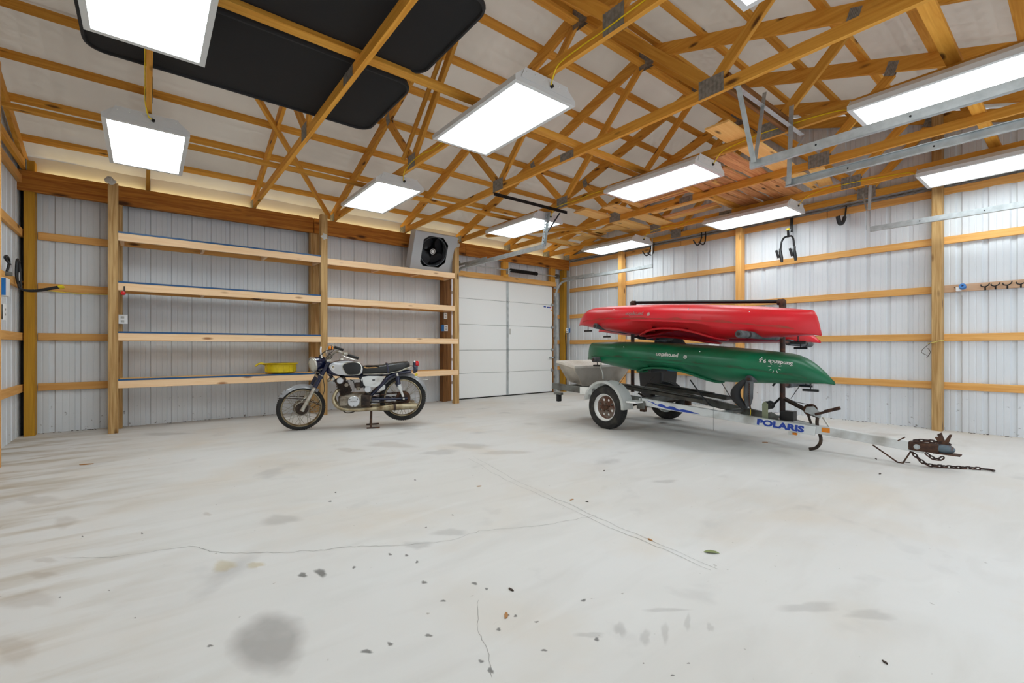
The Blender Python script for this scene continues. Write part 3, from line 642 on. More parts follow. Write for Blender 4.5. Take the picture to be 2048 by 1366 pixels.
plank(5.36, 5.02, 7.1, 5.05, .22, .018, M_lum, Z0+.024, 'pale board stacked on the board with two dark knots', 0)
yb_ = [('long thin board running away beside the middle of the pile', 6.48, 3.45, 4.48, .09, M_lum), ('long dark board running away in the middle of the pile', 6.82, 3.5, 4.5, .10, M_rough), ('long knotty board running away beside the right-hand truss', 6.98, 3.6, 4.55, .13, M_lum), ('pale board running toward the back door above the small far lamp', 6.73, 5.1, 5.9, .28, M_lum), ('pale board running toward the back door behind the far lamp', 6.84, 5.85, 6.55, .30, M_lum)]
for k, (lb, x, y0, y1, wd, m_) in enumerate(yb_): plank(x, y0, x+.02, y1, wd, .02, m_, Z0+.05, lb, k)
for k in range(6):
    plank(5.62+k*.075, 3.40, 5.66+k*.072, 4.42, .055, .03, M_rough if k % 2 else M_lum, Z0+.055, 'narrow moulding strip in the bundle left of the seventh truss, strip %s from the lamp' % ('first', 'second', 'third', 'fourth', 'fifth', 'sixth')[k], k)
plank(5.3, 3.4, 5.95, 3.46, .09, .03, M_lum, Z0+.028, 'pale cross stick carrying the bundle of moulding strips', 1)
plank(5.5, 4.3, 6.0, 4.34, .09, .03, M_lum, Z0+.028, 'second pale cross stick under the bundle of moulding strips', 1)

# ================================================================== SHELVING
sh = thing('storage_shelving', 'long built-in timber shelving with four pale shelves per bay along the back wall', 'shelving', (2.1, 7.4, 0))
for x0, x1, zt in ((-.356, -.262, 3.0), (2.078, 2.178, 3.06), (4.44, 4.535, 3.02)):
    o = board('upright', ((x0+x1)/2, 7.33, 0), ((x0+x1)/2, 7.33, zt), 0.09, x1-x0, M_post, sh, up=(1,0,0))
board('upright', (4.505, 7.33, 0), (4.505, 7.33, 1.45), 0.088, 0.07, M_post, sh, up=(1,0,0))
ZS = (2.415, 1.815, 1.21, 0.635); BAY = ((-0.262, 2.078), (2.178, 4.44))
for bi, (x0, x1) in enumerate(BAY):
    for zi, z in enumerate(ZS):
        zz = z-(.015 if bi else 0); x1_ = x1+(0.07 if bi and zi > 1 else 0)
        d = obj('shelf', box(((x0+x1)/2, 7.49, zz-0.006), (x1-x0-.01, 0.30, 0.012)), M_girt, sh)
        board('front_rail', (x0, 7.30, zz-.05), (x1_, 7.30, zz-.05), 0.036, 0.094, M_pale, d)
        board('back_rail', (x0, 7.655, zz-.05), (x1, 7.655, zz-.05), 0.036, 0.094, M_girt, d)
        for fx in (0.004, 0.36, 0.68, 0.985): xj = x0+(x1-x0)*fx; board('joist', (xj+.02, 7.32, zz-.055), (xj+.02, 7.635, zz-.055), 0.036, 0.085, M_pale, d)
        if bi == 0: obj('blue_liner', box(((x0+x1)/2, 7.297, zz+0.004), (x1-x0, 0.037, 0.020)), M_blue, d); obj('blue_liner', box(((x0+x1)/2, 7.48, zz+0.003), (x1-x0-.02, 0.30, 0.004)), M_blue, d) if zi < 3 else obj('deck_board', box(((x0+x1)/2, 7.48, zz+0.006), (x1-x0-.02, 0.28, 0.012)), M_lum, d)
# second girt rows seen behind the shelves are the back rails
# plastic scraps on post tops
for k, (x, y, z) in enumerate(((-.33, 7.28, 3.02), (2.13, 7.29, 2.72), (4.50, 7.28, 2.93))):
    bm = bmesh.new(); bmesh.ops.create_icosphere(bm, subdivisions=2, radius=0.055)
    for v_ in bm.verts: v_.co = Vector((v_.co.x*random.uniform(.5, 1.2), v_.co.y*.35, v_.co.z*random.uniform(.5, 1.2)))
    tag(obj('plastic_scrap', bm, M_print, None, T((x, y, z))), ('crumpled pale plastic scrap on top of the leftmost shelf upright', 'pale plastic scrap tied round the middle shelf upright', 'pale plastic scrap on the upright beside the box fan')[k], 'scrap')
# yellow drain pan
pan = thing('drain_pan', 'yellow plastic drain pan with spout on the lowest shelf behind the motorcycle', 'pan', (1.56, 7.46, 0.655))
bm = lathe_bm([(0, .006), (.17, .006), (.20, .02), (.205, .10), (.235, .108), (.235, .114), (.198, .112), (.19, .03), (.165, .016), (0, .016)], 32); obj('pan_body', bm, M_yel, pan, T((1.56, 7.46, .647)) @ Matrix.Diagonal((1, 1, 1.35, 1)), smooth=35)
bm = bmesh.new()
for k in range(16): a = 2*PI*k/16; bx(bm, (0, 0, 0), (.012, .01, .075), Rz(a) @ T((.205, 0, .062)))
obj('rib', bm, M_yel, pan, T((1.56, 7.46, .647)) @ Matrix.Diagonal((1, 1, 1.35, 1)))
P = smooth_pts([(1.36, 7.46, .785), (1.30, 7.46, .80), (1.26, 7.46, .79), (1.225, 7.46, .76)], 5); obj('spout', tube_bm(P, [.028-.0006*i for i in range(len(P))], 10, flat=.6), M_yel, pan, smooth=60)
# box fan
MFN = T((4.05, 7.335, 2.735)) @ Rz(0.0) @ Rx(0.36)
fan = thing('box_fan', 'grey square exhaust fan with black blades leaning on the top shelf', 'fan', (4.05, 7.4, 2.44), M=MFN)
M_blade = mat('black_blade', srgb(34,36,42), .3)
W2, H2 = .425, .325
bm = bmesh.new(); outer = [(-W2, -H2), (W2, -H2), (W2, H2), (-W2, H2)]
oc = [(-.19, -.265), (.13, -.265), (.25, -.16), (.25, .16), (.13, .275), (-.15, .275), (-.25, .2), (-.25, -.19)]
vo_ = [bm.verts.new((x, 0, y)) for x, y in outer]; vi = [bm.verts.new((x, 0, y)) for x, y in oc]
def ed(vl): return [bm.edges.new((vl[i], vl[(i+1) % len(vl)])) for i in range(len(vl))]
bmesh.ops.triangle_fill(bm, use_beauty=True, edges=ed(vo_)+ed(vi)); bmesh.ops.solidify(bm, geom=bm.faces[:], thickness=0.004)
for s in (-1, 1): bx(bm, (s*W2, .09, 0), (.004, .18, 2*H2)); bx(bm, (0, .09, s*H2), (2*W2, .18, .004))
obj('casing', bm, M_fan, fan, MFN)
MC = MFN @ T((-.01, .10, 0.005)) @ Rx(PI/2)
bm = lathe_bm([(.262, -.06), (.255, .0), (.255, .085), (.262, .088), (.266, .08), (.270, -.06)], 40, closed=True); obj('shroud', bm, M_fand, fan, MC, smooth=40)
obj('back_void', box((0, .175, 0), (.8, .004, .6)), M_dark, fan, MFN)
for k in range(4):
    bm = bmesh.new(); g = []
    for i in range(6):
        r = .05+.2*i/5; wd = (.28+.5*math.sin(PI*(i+1)/7)); row = []
        for j in range(6): a = -wd+2*wd*j/5 + .3*i/5; row.append(bm.verts.new((r*math.cos(a), r*math.sin(a), .035*(j/5-.5)*1.6)))
        g.append(row)
    for i in range(5):
        for j in range(5): bm.faces.new((g[i][j], g[i+1][j], g[i+1][j+1], g[i][j+1]))
    bmesh.ops.solidify(bm, geom=bm.faces[:], thickness=.003); obj('blade', bm, M_blade, fan, MC @ Rz(k*PI/2+.5), smooth=60)
bm = lathe_bm([(0, .05), (.05, .05), (.056, .03), (.056, -.03), (0, -.03)], 24); hb = obj('hub', bm, M_blk, fan, MC, smooth=40)
bm = lathe_bm([(0, .054), (.028, .054), (.030, .05), (0, .05)], 24); obj('hub_badge', bm, M_sign, hb, MC, smooth=40)
bm = lathe_bm([(.043, .052), (.050, .052), (.050, .048), (.043, .048)], 24, closed=True); obj('hub_ring', bm, M_sign, hb, MC)
# outlets, boxes
def outlet(label, x, y, z, M=None, w_=.075, h_=.115):
    MM = M or T((x, y, z)); t = thing('outlet_box', label, 'outlet', M=MM)
    obj('box', bbox((0, .02, 0), (w_*.85, .04, h_*.9), .003), M_steel, t, MM); obj('cover_plate', bbox((0, -.003, 0), (w_, .006, h_), .0025), M_sign, t, MM)
    for s in (-1, 1):
        bm = bmesh.new(); bx(bm, (0, -.0065, s*.024), (.034, .002, .028)); rc = obj('receptacle', bm, M_print, t, MM)
        bm = bmesh.new(); bx(bm, (-.006, -.008, s*.024), (.002, .002, .009)); bx(bm, (.006, -.008, s*.024), (.002, .002, .009)); obj('slot', bm, M_blk, rc, MM)
    return t
outlet('grey-white double outlet on the back wall beside the leftmost shelf upright', -.232, 7.60, 1.385, w_=.10, h_=.115)
outlet('upper white outlet box on the treated post below the box fan', 4.43, 7.60, 1.63, w_=.07)
t = outlet('lower white outlet box with blue side on the treated post below the box fan', 4.44, 7.60, 1.40, w_=.08)
obj('side', box((4.375, 7.62, 1.40), (.03, .06, .12)), M_blue2, t)
bmk = 0
for k, z in enumerate((1.52, .98, .42)):
    tag(obj('cable_clip', bbox((4.70, 7.71, z), (.10, .02, .035), .004), M_sign, None), ('topmost', 'middle', 'lowest')[k]+' white clip on the brown door jamb left of the white garage door', 'clip')
MO = T((7.735, 7.665, 1.43)); t = outlet('white and blue outlet on the corner post left of the red kayaks', 0, 0, 0, MO, .09, .11)
obj('side', box((7.80, 7.68, 1.43), (.05, .05, .10)), M_blue2, t)
tag(obj('extension_cord', tube_bm(smooth_pts([(7.70, 7.66, 1.42), (7.67, 7.65, 1.30), (7.70, 7.66, 1.0), (7.69, 7.655, .6), (7.70, 7.66, .15)], 6), .009, 6), M_blk, None, smooth=60), 'black cord hanging down the corner post below the blue outlet', 'cord')
# red clamp on the second shelf
rc = thing('clamp', 'small red clamp with a black handle hanging from the second shelf', 'clamp', (-.215, 7.27, 1.70))
obj('jaw', lathe_bm([(0, -.015), (.022, -.012), (.026, 0), (.022, .012), (0, .015)], 12), M_red, rc, T((-.215, 7.265, 1.685)) @ Rx(PI/2), smooth=50); obj('handle', tube_bm([(-.205, 7.268, 1.77), (-.205, 7.265, 1.69)], .007, 6), M_blk, rc)
# ================================================================== TRAILER
XC = 5.25
tr = thing('utility_trailer', 'grey and white two-wheeled trailer with a pipe rack, blue flame decal and long tongue', 'trailer', (XC, 3.8, 0))
M_disc = mat('rust_streaked_wheel', srgb(120,108,98), .6, .2, noise=(srgb(92,58,42), 14, .4, .6))
def wheel(cx, cy, cz, R, wd, face, parent):
    """axle along X; face = -1 shows the rim towards -X"""
    M = T((cx, cy, cz)) @ Ry(face*PI/2); h = wd/2     # local +Z -> face direction
    prof = [(R*.62, -h*.8), (R*.66, -h), (R*.86, -h*1.05), (R*.97, -h*.8), (R, -h*.45), (R, h*.45), (R*.97, h*.8), (R*.86, h*1.05), (R*.66, h), (R*.62, h*.8), (R*.60, 0)]
    ty = obj('tyre', lathe_bm(prof, 48, closed=True), M_rub, parent, M, smooth=35)
    bm = bmesh.new()
    for k in range(40):
        for s in (-1, 1): bx(bm, (R+.001, 0, s*h*.28), (.006, R*2*PI/40*.55, h*.4), Rz(2*PI*(k+.25*s)/40))
    stuff(obj('tread_block', bm, M_rub, ty, M))
    rim = obj('rim', lathe_bm([(R*.64, h*.85), (R*.61, h*.9), (R*.585, h*.5), (R*.54, h*.35), (R*.52, h*.30), (R*.52, h*.22), (R*.58, h*.2), (R*.6, -h*.8), (R*.64, -h*.85)], 40, closed=True), M_trailw, parent, M, smooth=35)
    bm = bmesh.new(); holes = []
    # pierced disc
    n = 8; ring = [bm.verts.new((R*.535*math.cos(2*PI*i/48), R*.535*math.sin(2*PI*i/48), h*.30)) for i in range(48)]; E = [bm.edges.new((ring[i], ring[(i+1) % 48])) for i in range(48)]
    for k in range(n):
        a = 2*PI*(k+.5)/n; hr = [bm.verts.new((R*.36*math.cos(a)+R*.058*math.cos(2*PI*i/10), R*.36*math.sin(a)+R*.058*math.sin(2*PI*i/10), h*.30)) for i in range(10)]
        E += [bm.edges.new((hr[i], hr[(i+1) % 10])) for i in range(10)]
    bmesh.ops.triangle_fill(bm, use_beauty=True, edges=E); bmesh.ops.solidify(bm, geom=bm.faces[:], thickness=.004)
    obj('wheel_disc', bm, M_disc, rim, M)
    obj('hub', lathe_bm([(0, h*.72), (R*.10, h*.70), (R*.12, h*.6), (R*.13, h*.3), (0, h*.3)], 20), M_rust, rim, M, smooth=40)
    bm = bmesh.new()
    for k in range(5): a = 2*PI*k/5; cyl(bm, (R*.19*math.cos(a), R*.19*math.sin(a), h*.3), (R*.19*math.cos(a), R*.19*math.sin(a), h*.48), R*.035, 6)
    obj('lug_nut', bm, M_rust, rim, M)
wheel(4.605, 3.84, .272, .272, .15, -1, tr); wheel(5.93, 3.84, .272, .272, .15, 1, tr)
def rail(name, p0, p1, w_, h_, m, par=tr): return board(name, p0, p1, w_, h_, m, par)
# A-frame rails and tongue
nr = rail('side_rail', (4.74, 3.45, .372), (5.17, 1.70, .205), .05, .085, M_trail); fr = rail('side_rail', (5.74, 3.45, .372), (5.30, 1.75, .21), .05, .085, M_steel)
tg = rail('tongue', (5.235, 2.1, .245), (5.235, .90, .163), .075, .08, M_trail)
rail('side_rail', (4.74, 3.45, .39), (4.74, 4.75, .455), .05, .07, M_steel); rail('side_rail', (5.74, 3.45, .39), (5.74, 4.75, .455), .05, .07, M_steel)
rail('cross_member', (4.60, 4.72, .452), (5.88, 4.72, .452), .06, .075, M_steel); rail('cross_member', (4.72, 3.44, .375), (5.76, 3.44, .375), .06, .07, M_steel)
rail('axle', (4.68, 3.84, .272), (5.86, 3.84, .272), .05, .05, M_steel)
rail('cross_member', (4.95, 2.55, .30), (5.52, 2.55, .30), .04, .05, M_steel)
rail('rear_stub', (4.62, 4.12, .448), (4.62, 4.86, .478), .05, .085, M_steel); obj('stub_cap', bbox((4.62, 4.20, .452), (.06, .22, .095), .006), M_trailw, tr)
rail('bumper', (4.60, 4.66, .375), (4.60, 4.80, .375), .05, .03, M_steel); obj('tail_lamp', bbox((4.60, 4.72, .315), (.06, .05, .10), .008), M_blk, tr)
for s, x in ((-1, 4.74), (1, 5.74)): obj('leaf_spring', tube_bm(smooth_pts([(x, 3.5, .33), (x, 3.84, .235), (x, 4.2, .35)], 6), .022, 6, flat=.6), M_grime, tr, smooth=60); obj('spring_hanger', bbox((x, 3.40, .31), (.05, .07, .12), .005), M_rust, tr)
# fenders
def fender(xc, s):
    bm = bmesh.new(); n = 22; W_ = .105; rings = []
    for i in range(n+1):
        a = math.radians(-2+172*i/n); r = .325
        c_, s_ = math.cos(a), math.sin(a); y0 = 3.84-r*c_; z0 = .285+(r+.0)*s_
        rings.append([bm.verts.new(p) for p in ((xc-s*W_*-1, y0+.03*c_, z0-.03*s_), (xc-s*W_*-.92, y0, z0), (xc+s*W_*-.92, y0, z0), (xc+s*W_*-1, y0+.03*c_, z0-.03*s_))])
    for A, B in zip(rings, rings[1:]):
        for k in range(3): bm.faces.new((A[k], A[k+1], B[k+1], B[k]))
    bmesh.ops.solidify(bm, geom=bm.faces[:], thickness=.004)
    f = obj('fender', bm, M_trailw, tr, smooth=40); obj('fender_flange', bbox((xc+s*.03, 3.43, .375), (.2, .14, .02), .004), M_trailw, f); obj('fender_bracket', box((xc+s*.09, 3.40, .335), (.02, .10, .10)), M_steel, f)
    return f
f1 = fender(4.60, 1)
bm = prism_bm([(-.09,0),(-.03,.012),(0,.035),(.02,.012),(.1,.004),(.02,-.006),(.01,-.05),(-.008,-.05),(-.005,-.008)], .0012); obj('paint_scrape', bm, M_rust, f1, T((4.60, 3.86, .6125)))
# decals on the near rail
Mn = WM[nr]; ln = math.dist((4.74, 3.45), (5.17, 1.70))
# rail local X runs toward the tongue, local Y across; outer face is at local Y = -+ .025
def side_M(along, up_): return Mn @ T((along, -.0255, up_)) @ Rx(PI/2)
flame = [(-.42,.03),(-.33,.018),(-.28,-.004),(-.25,.012),(-.22,.014),(-.16,-.012),(-.13,.004),(-.09,.006),(-.02,-.018),(.02,-.004),(.08,-.008),(.22,-.028),(.10,-.034),(-.02,-.036),(-.16,-.030),(-.25,-.022),(-.31,-.004),(-.36,.014)]
obj('flame_decal', prism_bm(flame, .001), M_decal, nr, side_M(-.40, .0))
lettering('POLARIS', .082, M_decal, nr, side_M(.60, -.003) @ Matrix.Diagonal((1.35, 1, 1, 1)), bold=.0045, name='lettering')
obj('marker_light', bbox((5.19, 1.90, .15), (.05, .09, .03), .004), M_trailw, tr); obj('amber_marker', bbox((5.172, 1.88, .152), (.03, .045, .022), .004), M_amber, tr)
obj('amber_reflector', bbox((5.195, 1.62, .222), (.004, .07, .045), .002), M_amber, tg)
# coupler, jack leg, safety chain
cp = obj('coupler', bbox((5.235, .90, .175), (.085, .20, .075), .012), M_rust, tr)
bm = bmesh.new(); bmesh.ops.create_uvsphere(bm, u_segments=18, v_segments=12, radius=.048, matrix=T((5.235, .775, .180)) @ Matrix.Diagonal((.95, 1.5, .85, 1))); obj('ball_socket', bm, mat('blue_grey_cast_steel', srgb(92, 108, 118), .55, .3, noise=(srgb(96, 66, 50), 20, .5, .7)), cp, smooth=60)
obj('socket_lip', bbox((5.235, .755, .142), (.1, .17, .010), .003), M_rust, cp)
obj('latch_lever', prism_bm([(0, 0), (.05, .0), (.075, .09), (.06, .09), (.03, .03), (.01, .10), (-.015, .08), (-.005, .06), (-.03, .055)], .03), M_rust, cp, T((5.235, .80, .215)) @ Matrix(((0,0,1,0),(-1,0,0,0),(0,1,0,0),(0,0,0,1))))
obj('hitch_pin', tube_bm([(5.2, 1.07, .205), (5.2, 1.02, .245)], .006, 6), M_rust, tr)
obj('coupler_bolt', lathe_bm([(0, .012), (.013, .010), (.016, .004), (.022, .003), (.022, 0)], 12), M_galv, cp, T((5.192, .94, .175)) @ Ry(-PI/2))
tube('stand_leg', [(5.2, 1.25, .14), (5.24, 1.08, .008), (5.23, 1.04, .01), (5.2, .98, .13)], .007, M_rust, tr, n=6)
def chain(pts, parent, link=.042, name='chain_link', nmax=80):
    P = smooth_pts(pts, 8); L = 0; out = [P[0]]; acc = 0
    for a, b in zip(P, P[1:]):
        d = (b-a).length
        while acc+d >= link*.78: f = (link*.78-acc)/d; a = a+(b-a)*f; out.append(a); d = (b-a).length; acc = 0
        acc += d
    me = None
    for i, (a, b) in enumerate(zip(out, out[1:])):
        M = frame(a, b) @ Rx((i % 2)*PI/2+.4)
        if me is None:
            hl = link*.5; w_ = link*.27; pp = [(hl-w_+w_*math.cos(t), w_*math.sin(t), 0) for t in [-PI/2+PI*k/4 for k in range(5)]]+[(-hl+w_+w_*math.cos(t), w_*math.sin(t), 0) for t in [PI/2+PI*k/4 for k in range(5)]]
            o = obj(name, tube_bm(pp, link*.14, 5, closed=True), M_rustd, parent, M, smooth=60); me = o.data
        else: inst(name, me, M, parent)
sc_ = thing('safety_chain', 'rusty chain trailing from the trailer coupler across the floor to a hook', 'chain', (5.3, .85, 0))
chain([(5.235, .99, .13), (5.25, .93, .055), (5.27, .88, .02), (5.33, .80, .013), (5.40, .70, .012), (5.46, .62, .012), (5.48, .585, .012)], sc_)
chain([(5.19, .88, .13), (5.185, .84, .10), (5.19, .80, .09), (5.20, .76, .13)], sc_); chain([(5.20, .96, .225), (5.21, .86, .235), (5.23, .78, .225), (5.25, .73, .22)], sc_)
tube('hook', smooth_pts([(5.48, .59, .012), (5.495, .555, .012), (5.50, .525, .012), (5.485, .505, .012), (5.47, .515, .012)], 5), .008, M_rustd, sc_)
# winch, post foot, jack leg
wn = obj('winch_arm', tube_bm([(5.25, 2.03, .50), (5.25, 1.84, .41), (5.25, 1.70, .34)], .022, 4), M_grime, tr)
obj('winch_drum', lathe_bm([(.055, -.03), (.058, -.024), (.035, -.022), (.035, .022), (.058, .024), (.055, .03), (0, .03)], 24), M_rust, tr, T((5.22, 1.76, .405)) @ Ry(PI/2), smooth=40)
obj('winch_side_plate', prism_bm([(-.08, .0), (-.06, .05), (.0, .06), (.07, .0), (.06, -.05), (0, -.03)], .006), M_galv, tr, T((5.18, 1.72, .385)) @ Matrix(((0,0,1,0),(-1,0,0,0),(0,1,0,0),(0,0,0,1))))
tube('winch_handle', [(5.17, 1.70, .37), (5.16, 1.62, .40)], .012, M_rust, tr); tube('handle_grip', [(5.16, 1.62, .405), (5.16, 1.49, .455)], .016, M_rust, tr)
tube('winch_foot', smooth_pts([(5.23, 1.70, .34), (5.22, 1.70, .26), (5.21, 1.665, .12), (5.20, 1.70, .04), (5.19, 1.76, .015)], 6), .016, M_grime, tr)
tube('winch_brace', [(5.25, 1.66, .34), (5.25, 1.60, .24)], .010, M_chrome, tr); tube('winch_brace', [(5.25, 1.80, .38), (5.25, 1.76, .25)], .012, M_grime, tr)
tube('winch_strap', smooth_pts([(5.22, 2.0, .50), (5.22, 1.88, .47), (5.22, 1.76, .455)], 4), .012, M_strap, tr, n=4, flat=.3)
obj('battery_box', bbox((5.24, 1.97, .32), (.10, .13, .10), .008), M_blk, tr); obj('roller', lathe_bm([(0, -.04), (.045, -.04), (.03, 0), (.045, .04), (0, .04)], 20), M_blk, tr, T((5.16, 2.13, .42)) @ Ry(PI/2), smooth=30)
obj('roller_bracket', prism_bm([(-.028, -.12), (.028, -.12), (.03, .05), (.0, .075), (-.03, .05)], .008), mat('pale_green_steel', srgb(150, 156, 128), .6), tr, T((5.12, 2.15, .385)) @ Matrix(((0,0,1,0),(-1,0,0,0),(0,1,0,0),(0,0,0,1))))
obj('pivot_plate', lathe_bm([(0, -.004), (.075, -.004), (.075, .004), (0, .004)], 24), M_steel, tr, T((5.14, 2.10, .275)) @ Ry(PI/2))
tube('cable', smooth_pts([(5.2, 2.35, .45), (5.19, 2.33, .33), (5.185, 2.34, .25)], 5), .004, M_wire, tr)
# carpeted bunks
for x in (4.95, 5.50):
    b = board('bunk_board', (x, 3.85, .515), (x, 2.72, .42), .14, .04, M_bunk, tr); board('bunk_trim', (x-.02, 3.80, .545), (x-.02, 2.9, .468), .04, .012, M_steel, b)
# pipe rack
YFp, YRp = 2.03, 3.94
def pipe(name, pts, r, m=M_rustd): return tube(name, pts, r, m, tr, n=10)
pipe('rack_post', [(XC, YFp, .28), (XC, YFp, 1.50)], .026); pipe('rack_post', [(XC, YRp, .42), (XC, YRp, 1.635)], .026)
pipe('rack_top_rail', [(XC, YFp, 1.515), (XC, YRp, 1.648)], .020, M_blkm)
for y, z in ((YFp, 1.508), (YRp, 1.64)):
    bm = bmesh.new(); cyl(bm, (XC, y, z-.06), (XC, y, z+.012), .034, 14); cyl(bm, (XC, y+(.045 if y < 3 else -.045), z+(.004 if y < 3 else 0)), (XC, y, z), .033, 14); bmesh.ops.create_uvsphere(bm, u_segments=12, v_segments=8, radius=.036, matrix=T((XC, y, z))); obj('pipe_elbow', bm, M_rust, tr, smooth=50)
obj('pipe_collar', lathe_bm([(.026, -.05), (.033, -.05), (.033, .05), (.026, .05)], 14, closed=True), M_blk, tr, T((XC, YFp, 1.42)), smooth=40)
tube('post_gusset', [(XC-.02, 2.12, .62), (XC, 2.05, .72)], .010, M_blk, tr); tube('post_brace', [(XC, 2.03, .52), (XC, 2.12, .42)], .012, M_blkm, tr)
def arm(y, z, x0, x1, zt, lab=None):
    s = 1 if x1 > x0 else -1
    a = tube('rack_arm', [(x0, y, z), (x1, y, z+zt)], .016, M_rustd, tr); tube('foam_pad', [(x0+s*.14, y, z), (x1-s*.01, y, z+zt)], .034, M_foam, a, n=12)
    tube('pad_strap', [(x1-s*.20, y, z+zt*.75), (x1-s*.17, y, z+zt*.8)], .036, M_strap, a, n=12); return a
arm(YFp, 1.135, XC, 4.27, .02); arm(YFp, .72, XC, 4.47, .01); arm(YRp, 1.245, XC, 4.47, .06); arm(YRp, .865, XC, 4.44, .01)
arm(YFp, 1.085, XC, 6.02, -.02); arm(YFp, .63, XC, 6.0, .0); arm(YRp, 1.18, XC, 6.05, -.03); arm(YRp, .76, XC, 6.0, 0)
# hanging pad below the front green arm
tube('hanging_pad', [(4.48, YFp, .71), (4.47, YFp, .55), (4.47, YFp, .47)], [.042,.042,.02], M_foam, tr, n=12); tube('hanging_strap', smooth_pts([(4.44, 2.05, .72), (4.42, 2.12, .62), (4.44, 2.12, .54), (4.48, 2.05, .45)], 5), [.02+.035*math.sin(PI*i/15) for i in range(16)], M_strap, tr, n=10, flat=.8)
bm = bmesh.new(); chain([(4.43, 2.0, .70), (4.42, 2.0, .60), (4.44, 2.0, .48), (4.47, 2.0, .44)], tr, .022)
# straps and lines hanging under the green kayak
st = [([(4.6, 3.55, .70), (4.65, 3.75, .50)], .004), ([(4.6, 3.15, .70), (4.65, 3.3, .58), (4.7, 3.45, .46)], .005), ([(4.6, 2.70, .68), (4.6, 2.55, .50), (4.6, 2.46, .42)], .011), ([(4.6, 2.46, .42), (4.6, 2.3, .40), (4.55, 2.12, .42)], .008), ([(4.65, 2.38, .67), (4.62, 2.25, .50), (4.55, 2.12, .43)], .006), ([(4.6, 2.44, .41), (4.6, 2.44, .17)], .0025), ([(5.2, 1.85, .64), (5.25, 1.95, .50)], .005)]
for p, r in st: tube('tie_strap', smooth_pts(p, 5), r, M_strap, tr, n=5, flat=.5)
# diamond plate tool box at the rear
X0, X1, Y0, Y1, ZT = 4.62, 5.92, 4.43, 4.80, .772
tb = thing('tool_box', 'tapered diamond-plate aluminium tool box on the back of the trailer', 'tool box', (5.27, 4.6, .46))
bm = bmesh.new(); A = [bm.verts.new(p) for p in ((X0+.03, Y0+.02, ZT-.03), (X1-.03, Y0+.02, ZT-.03), (X1-.03, Y1-.02, ZT-.03), (X0+.03, Y1-.02, ZT-.03))]; Mid = [bm.verts.new(p) for p in ((X0+.05, Y0+.02, ZT-.08), (X1-.05, Y0+.02, ZT-.08), (X1-.05, Y1-.02, ZT-.08), (X0+.05, Y1-.02, ZT-.08))]; B = [bm.verts.new(p) for p in ((X0+.25, Y0+.03, .47), (X1-.25, Y0+.03, .47), (X1-.25, Y1-.04, .47), (X0+.25, Y1-.04, .47))]
for P_, Q_ in ((A, Mid), (Mid, B)):
    for i in range(4): bm.faces.new((P_[i], P_[(i+1) % 4], Q_[(i+1) % 4], Q_[i]))
bm.faces.new(A); bm.faces.new(B); bmesh.ops.bevel(bm, geom=bm.edges[:], offset=.004, segments=1, affect='EDGES'); bd = obj('box_body', bm, M_diam, tb)
obj('lid', bbox(((X0+X1)/2, (Y0+Y1)/2, ZT-.015), (X1-X0, Y1-Y0, .035), .006), M_lid, tb)
bm = bmesh.new(); k = 0
for i in range(20):
    for j in range(34):
        x = X0+.02+(X1-X0-.04)*j/33; y = Y0+.02+(Y1-Y0-.04)*i/19; bx(bm, (0, 0, 0), (.016, .004, .0015), T((x, y, ZT+.003)) @ Rz(PI/4 if (i+j) % 2 else -PI/4))
for i in range(11):       # on the slanted end and the front
    for j in range(12):
        f = (i+.5)/11; z = .47+(ZT-.10-.47)*f; xs = X0+.25-.20*f; y = Y0+.05+(Y1-Y0-.1)*j/11
        bx(bm, (0, 0, 0), (.004, .003, .016), T((xs-.003, y, z)) @ Ry(-.58) @ Rx(PI/4 if (i+j) % 2 else -PI/4))
    for j in range(30):
        f = (i+.5)/11; z = .47+(ZT-.10-.47)*f; xa, xb_ = X0+.25-.20*f, X1-.25+.20*f; x = xa+.02+(xb_-xa-.04)*j/29
        bx(bm, (0, 0, 0), (.003, .003, .016), T((x, Y0+.024, z)) @ Ry(PI/4 if (i+j) % 2 else -PI/4))
stuff(obj('tread_plate_lug', bm, M_diam, tb))
PT = T((5.27, Y0, ZT)) @ Rx(.19) @ T((-5.27, -Y0, -ZT))
for o_ in list(tb.children): WM[o_] = PT @ WM[o_]; o_.matrix_basis = WM[tb].inverted() @ WM[o_]
tube('hanging_rope', smooth_pts([(4.66, 4.0, .82), (4.64, 3.98, .76), (4.66, 3.97, .70), (4.67, 3.97, .62)], 4), .010, M_print, tr, n=5)

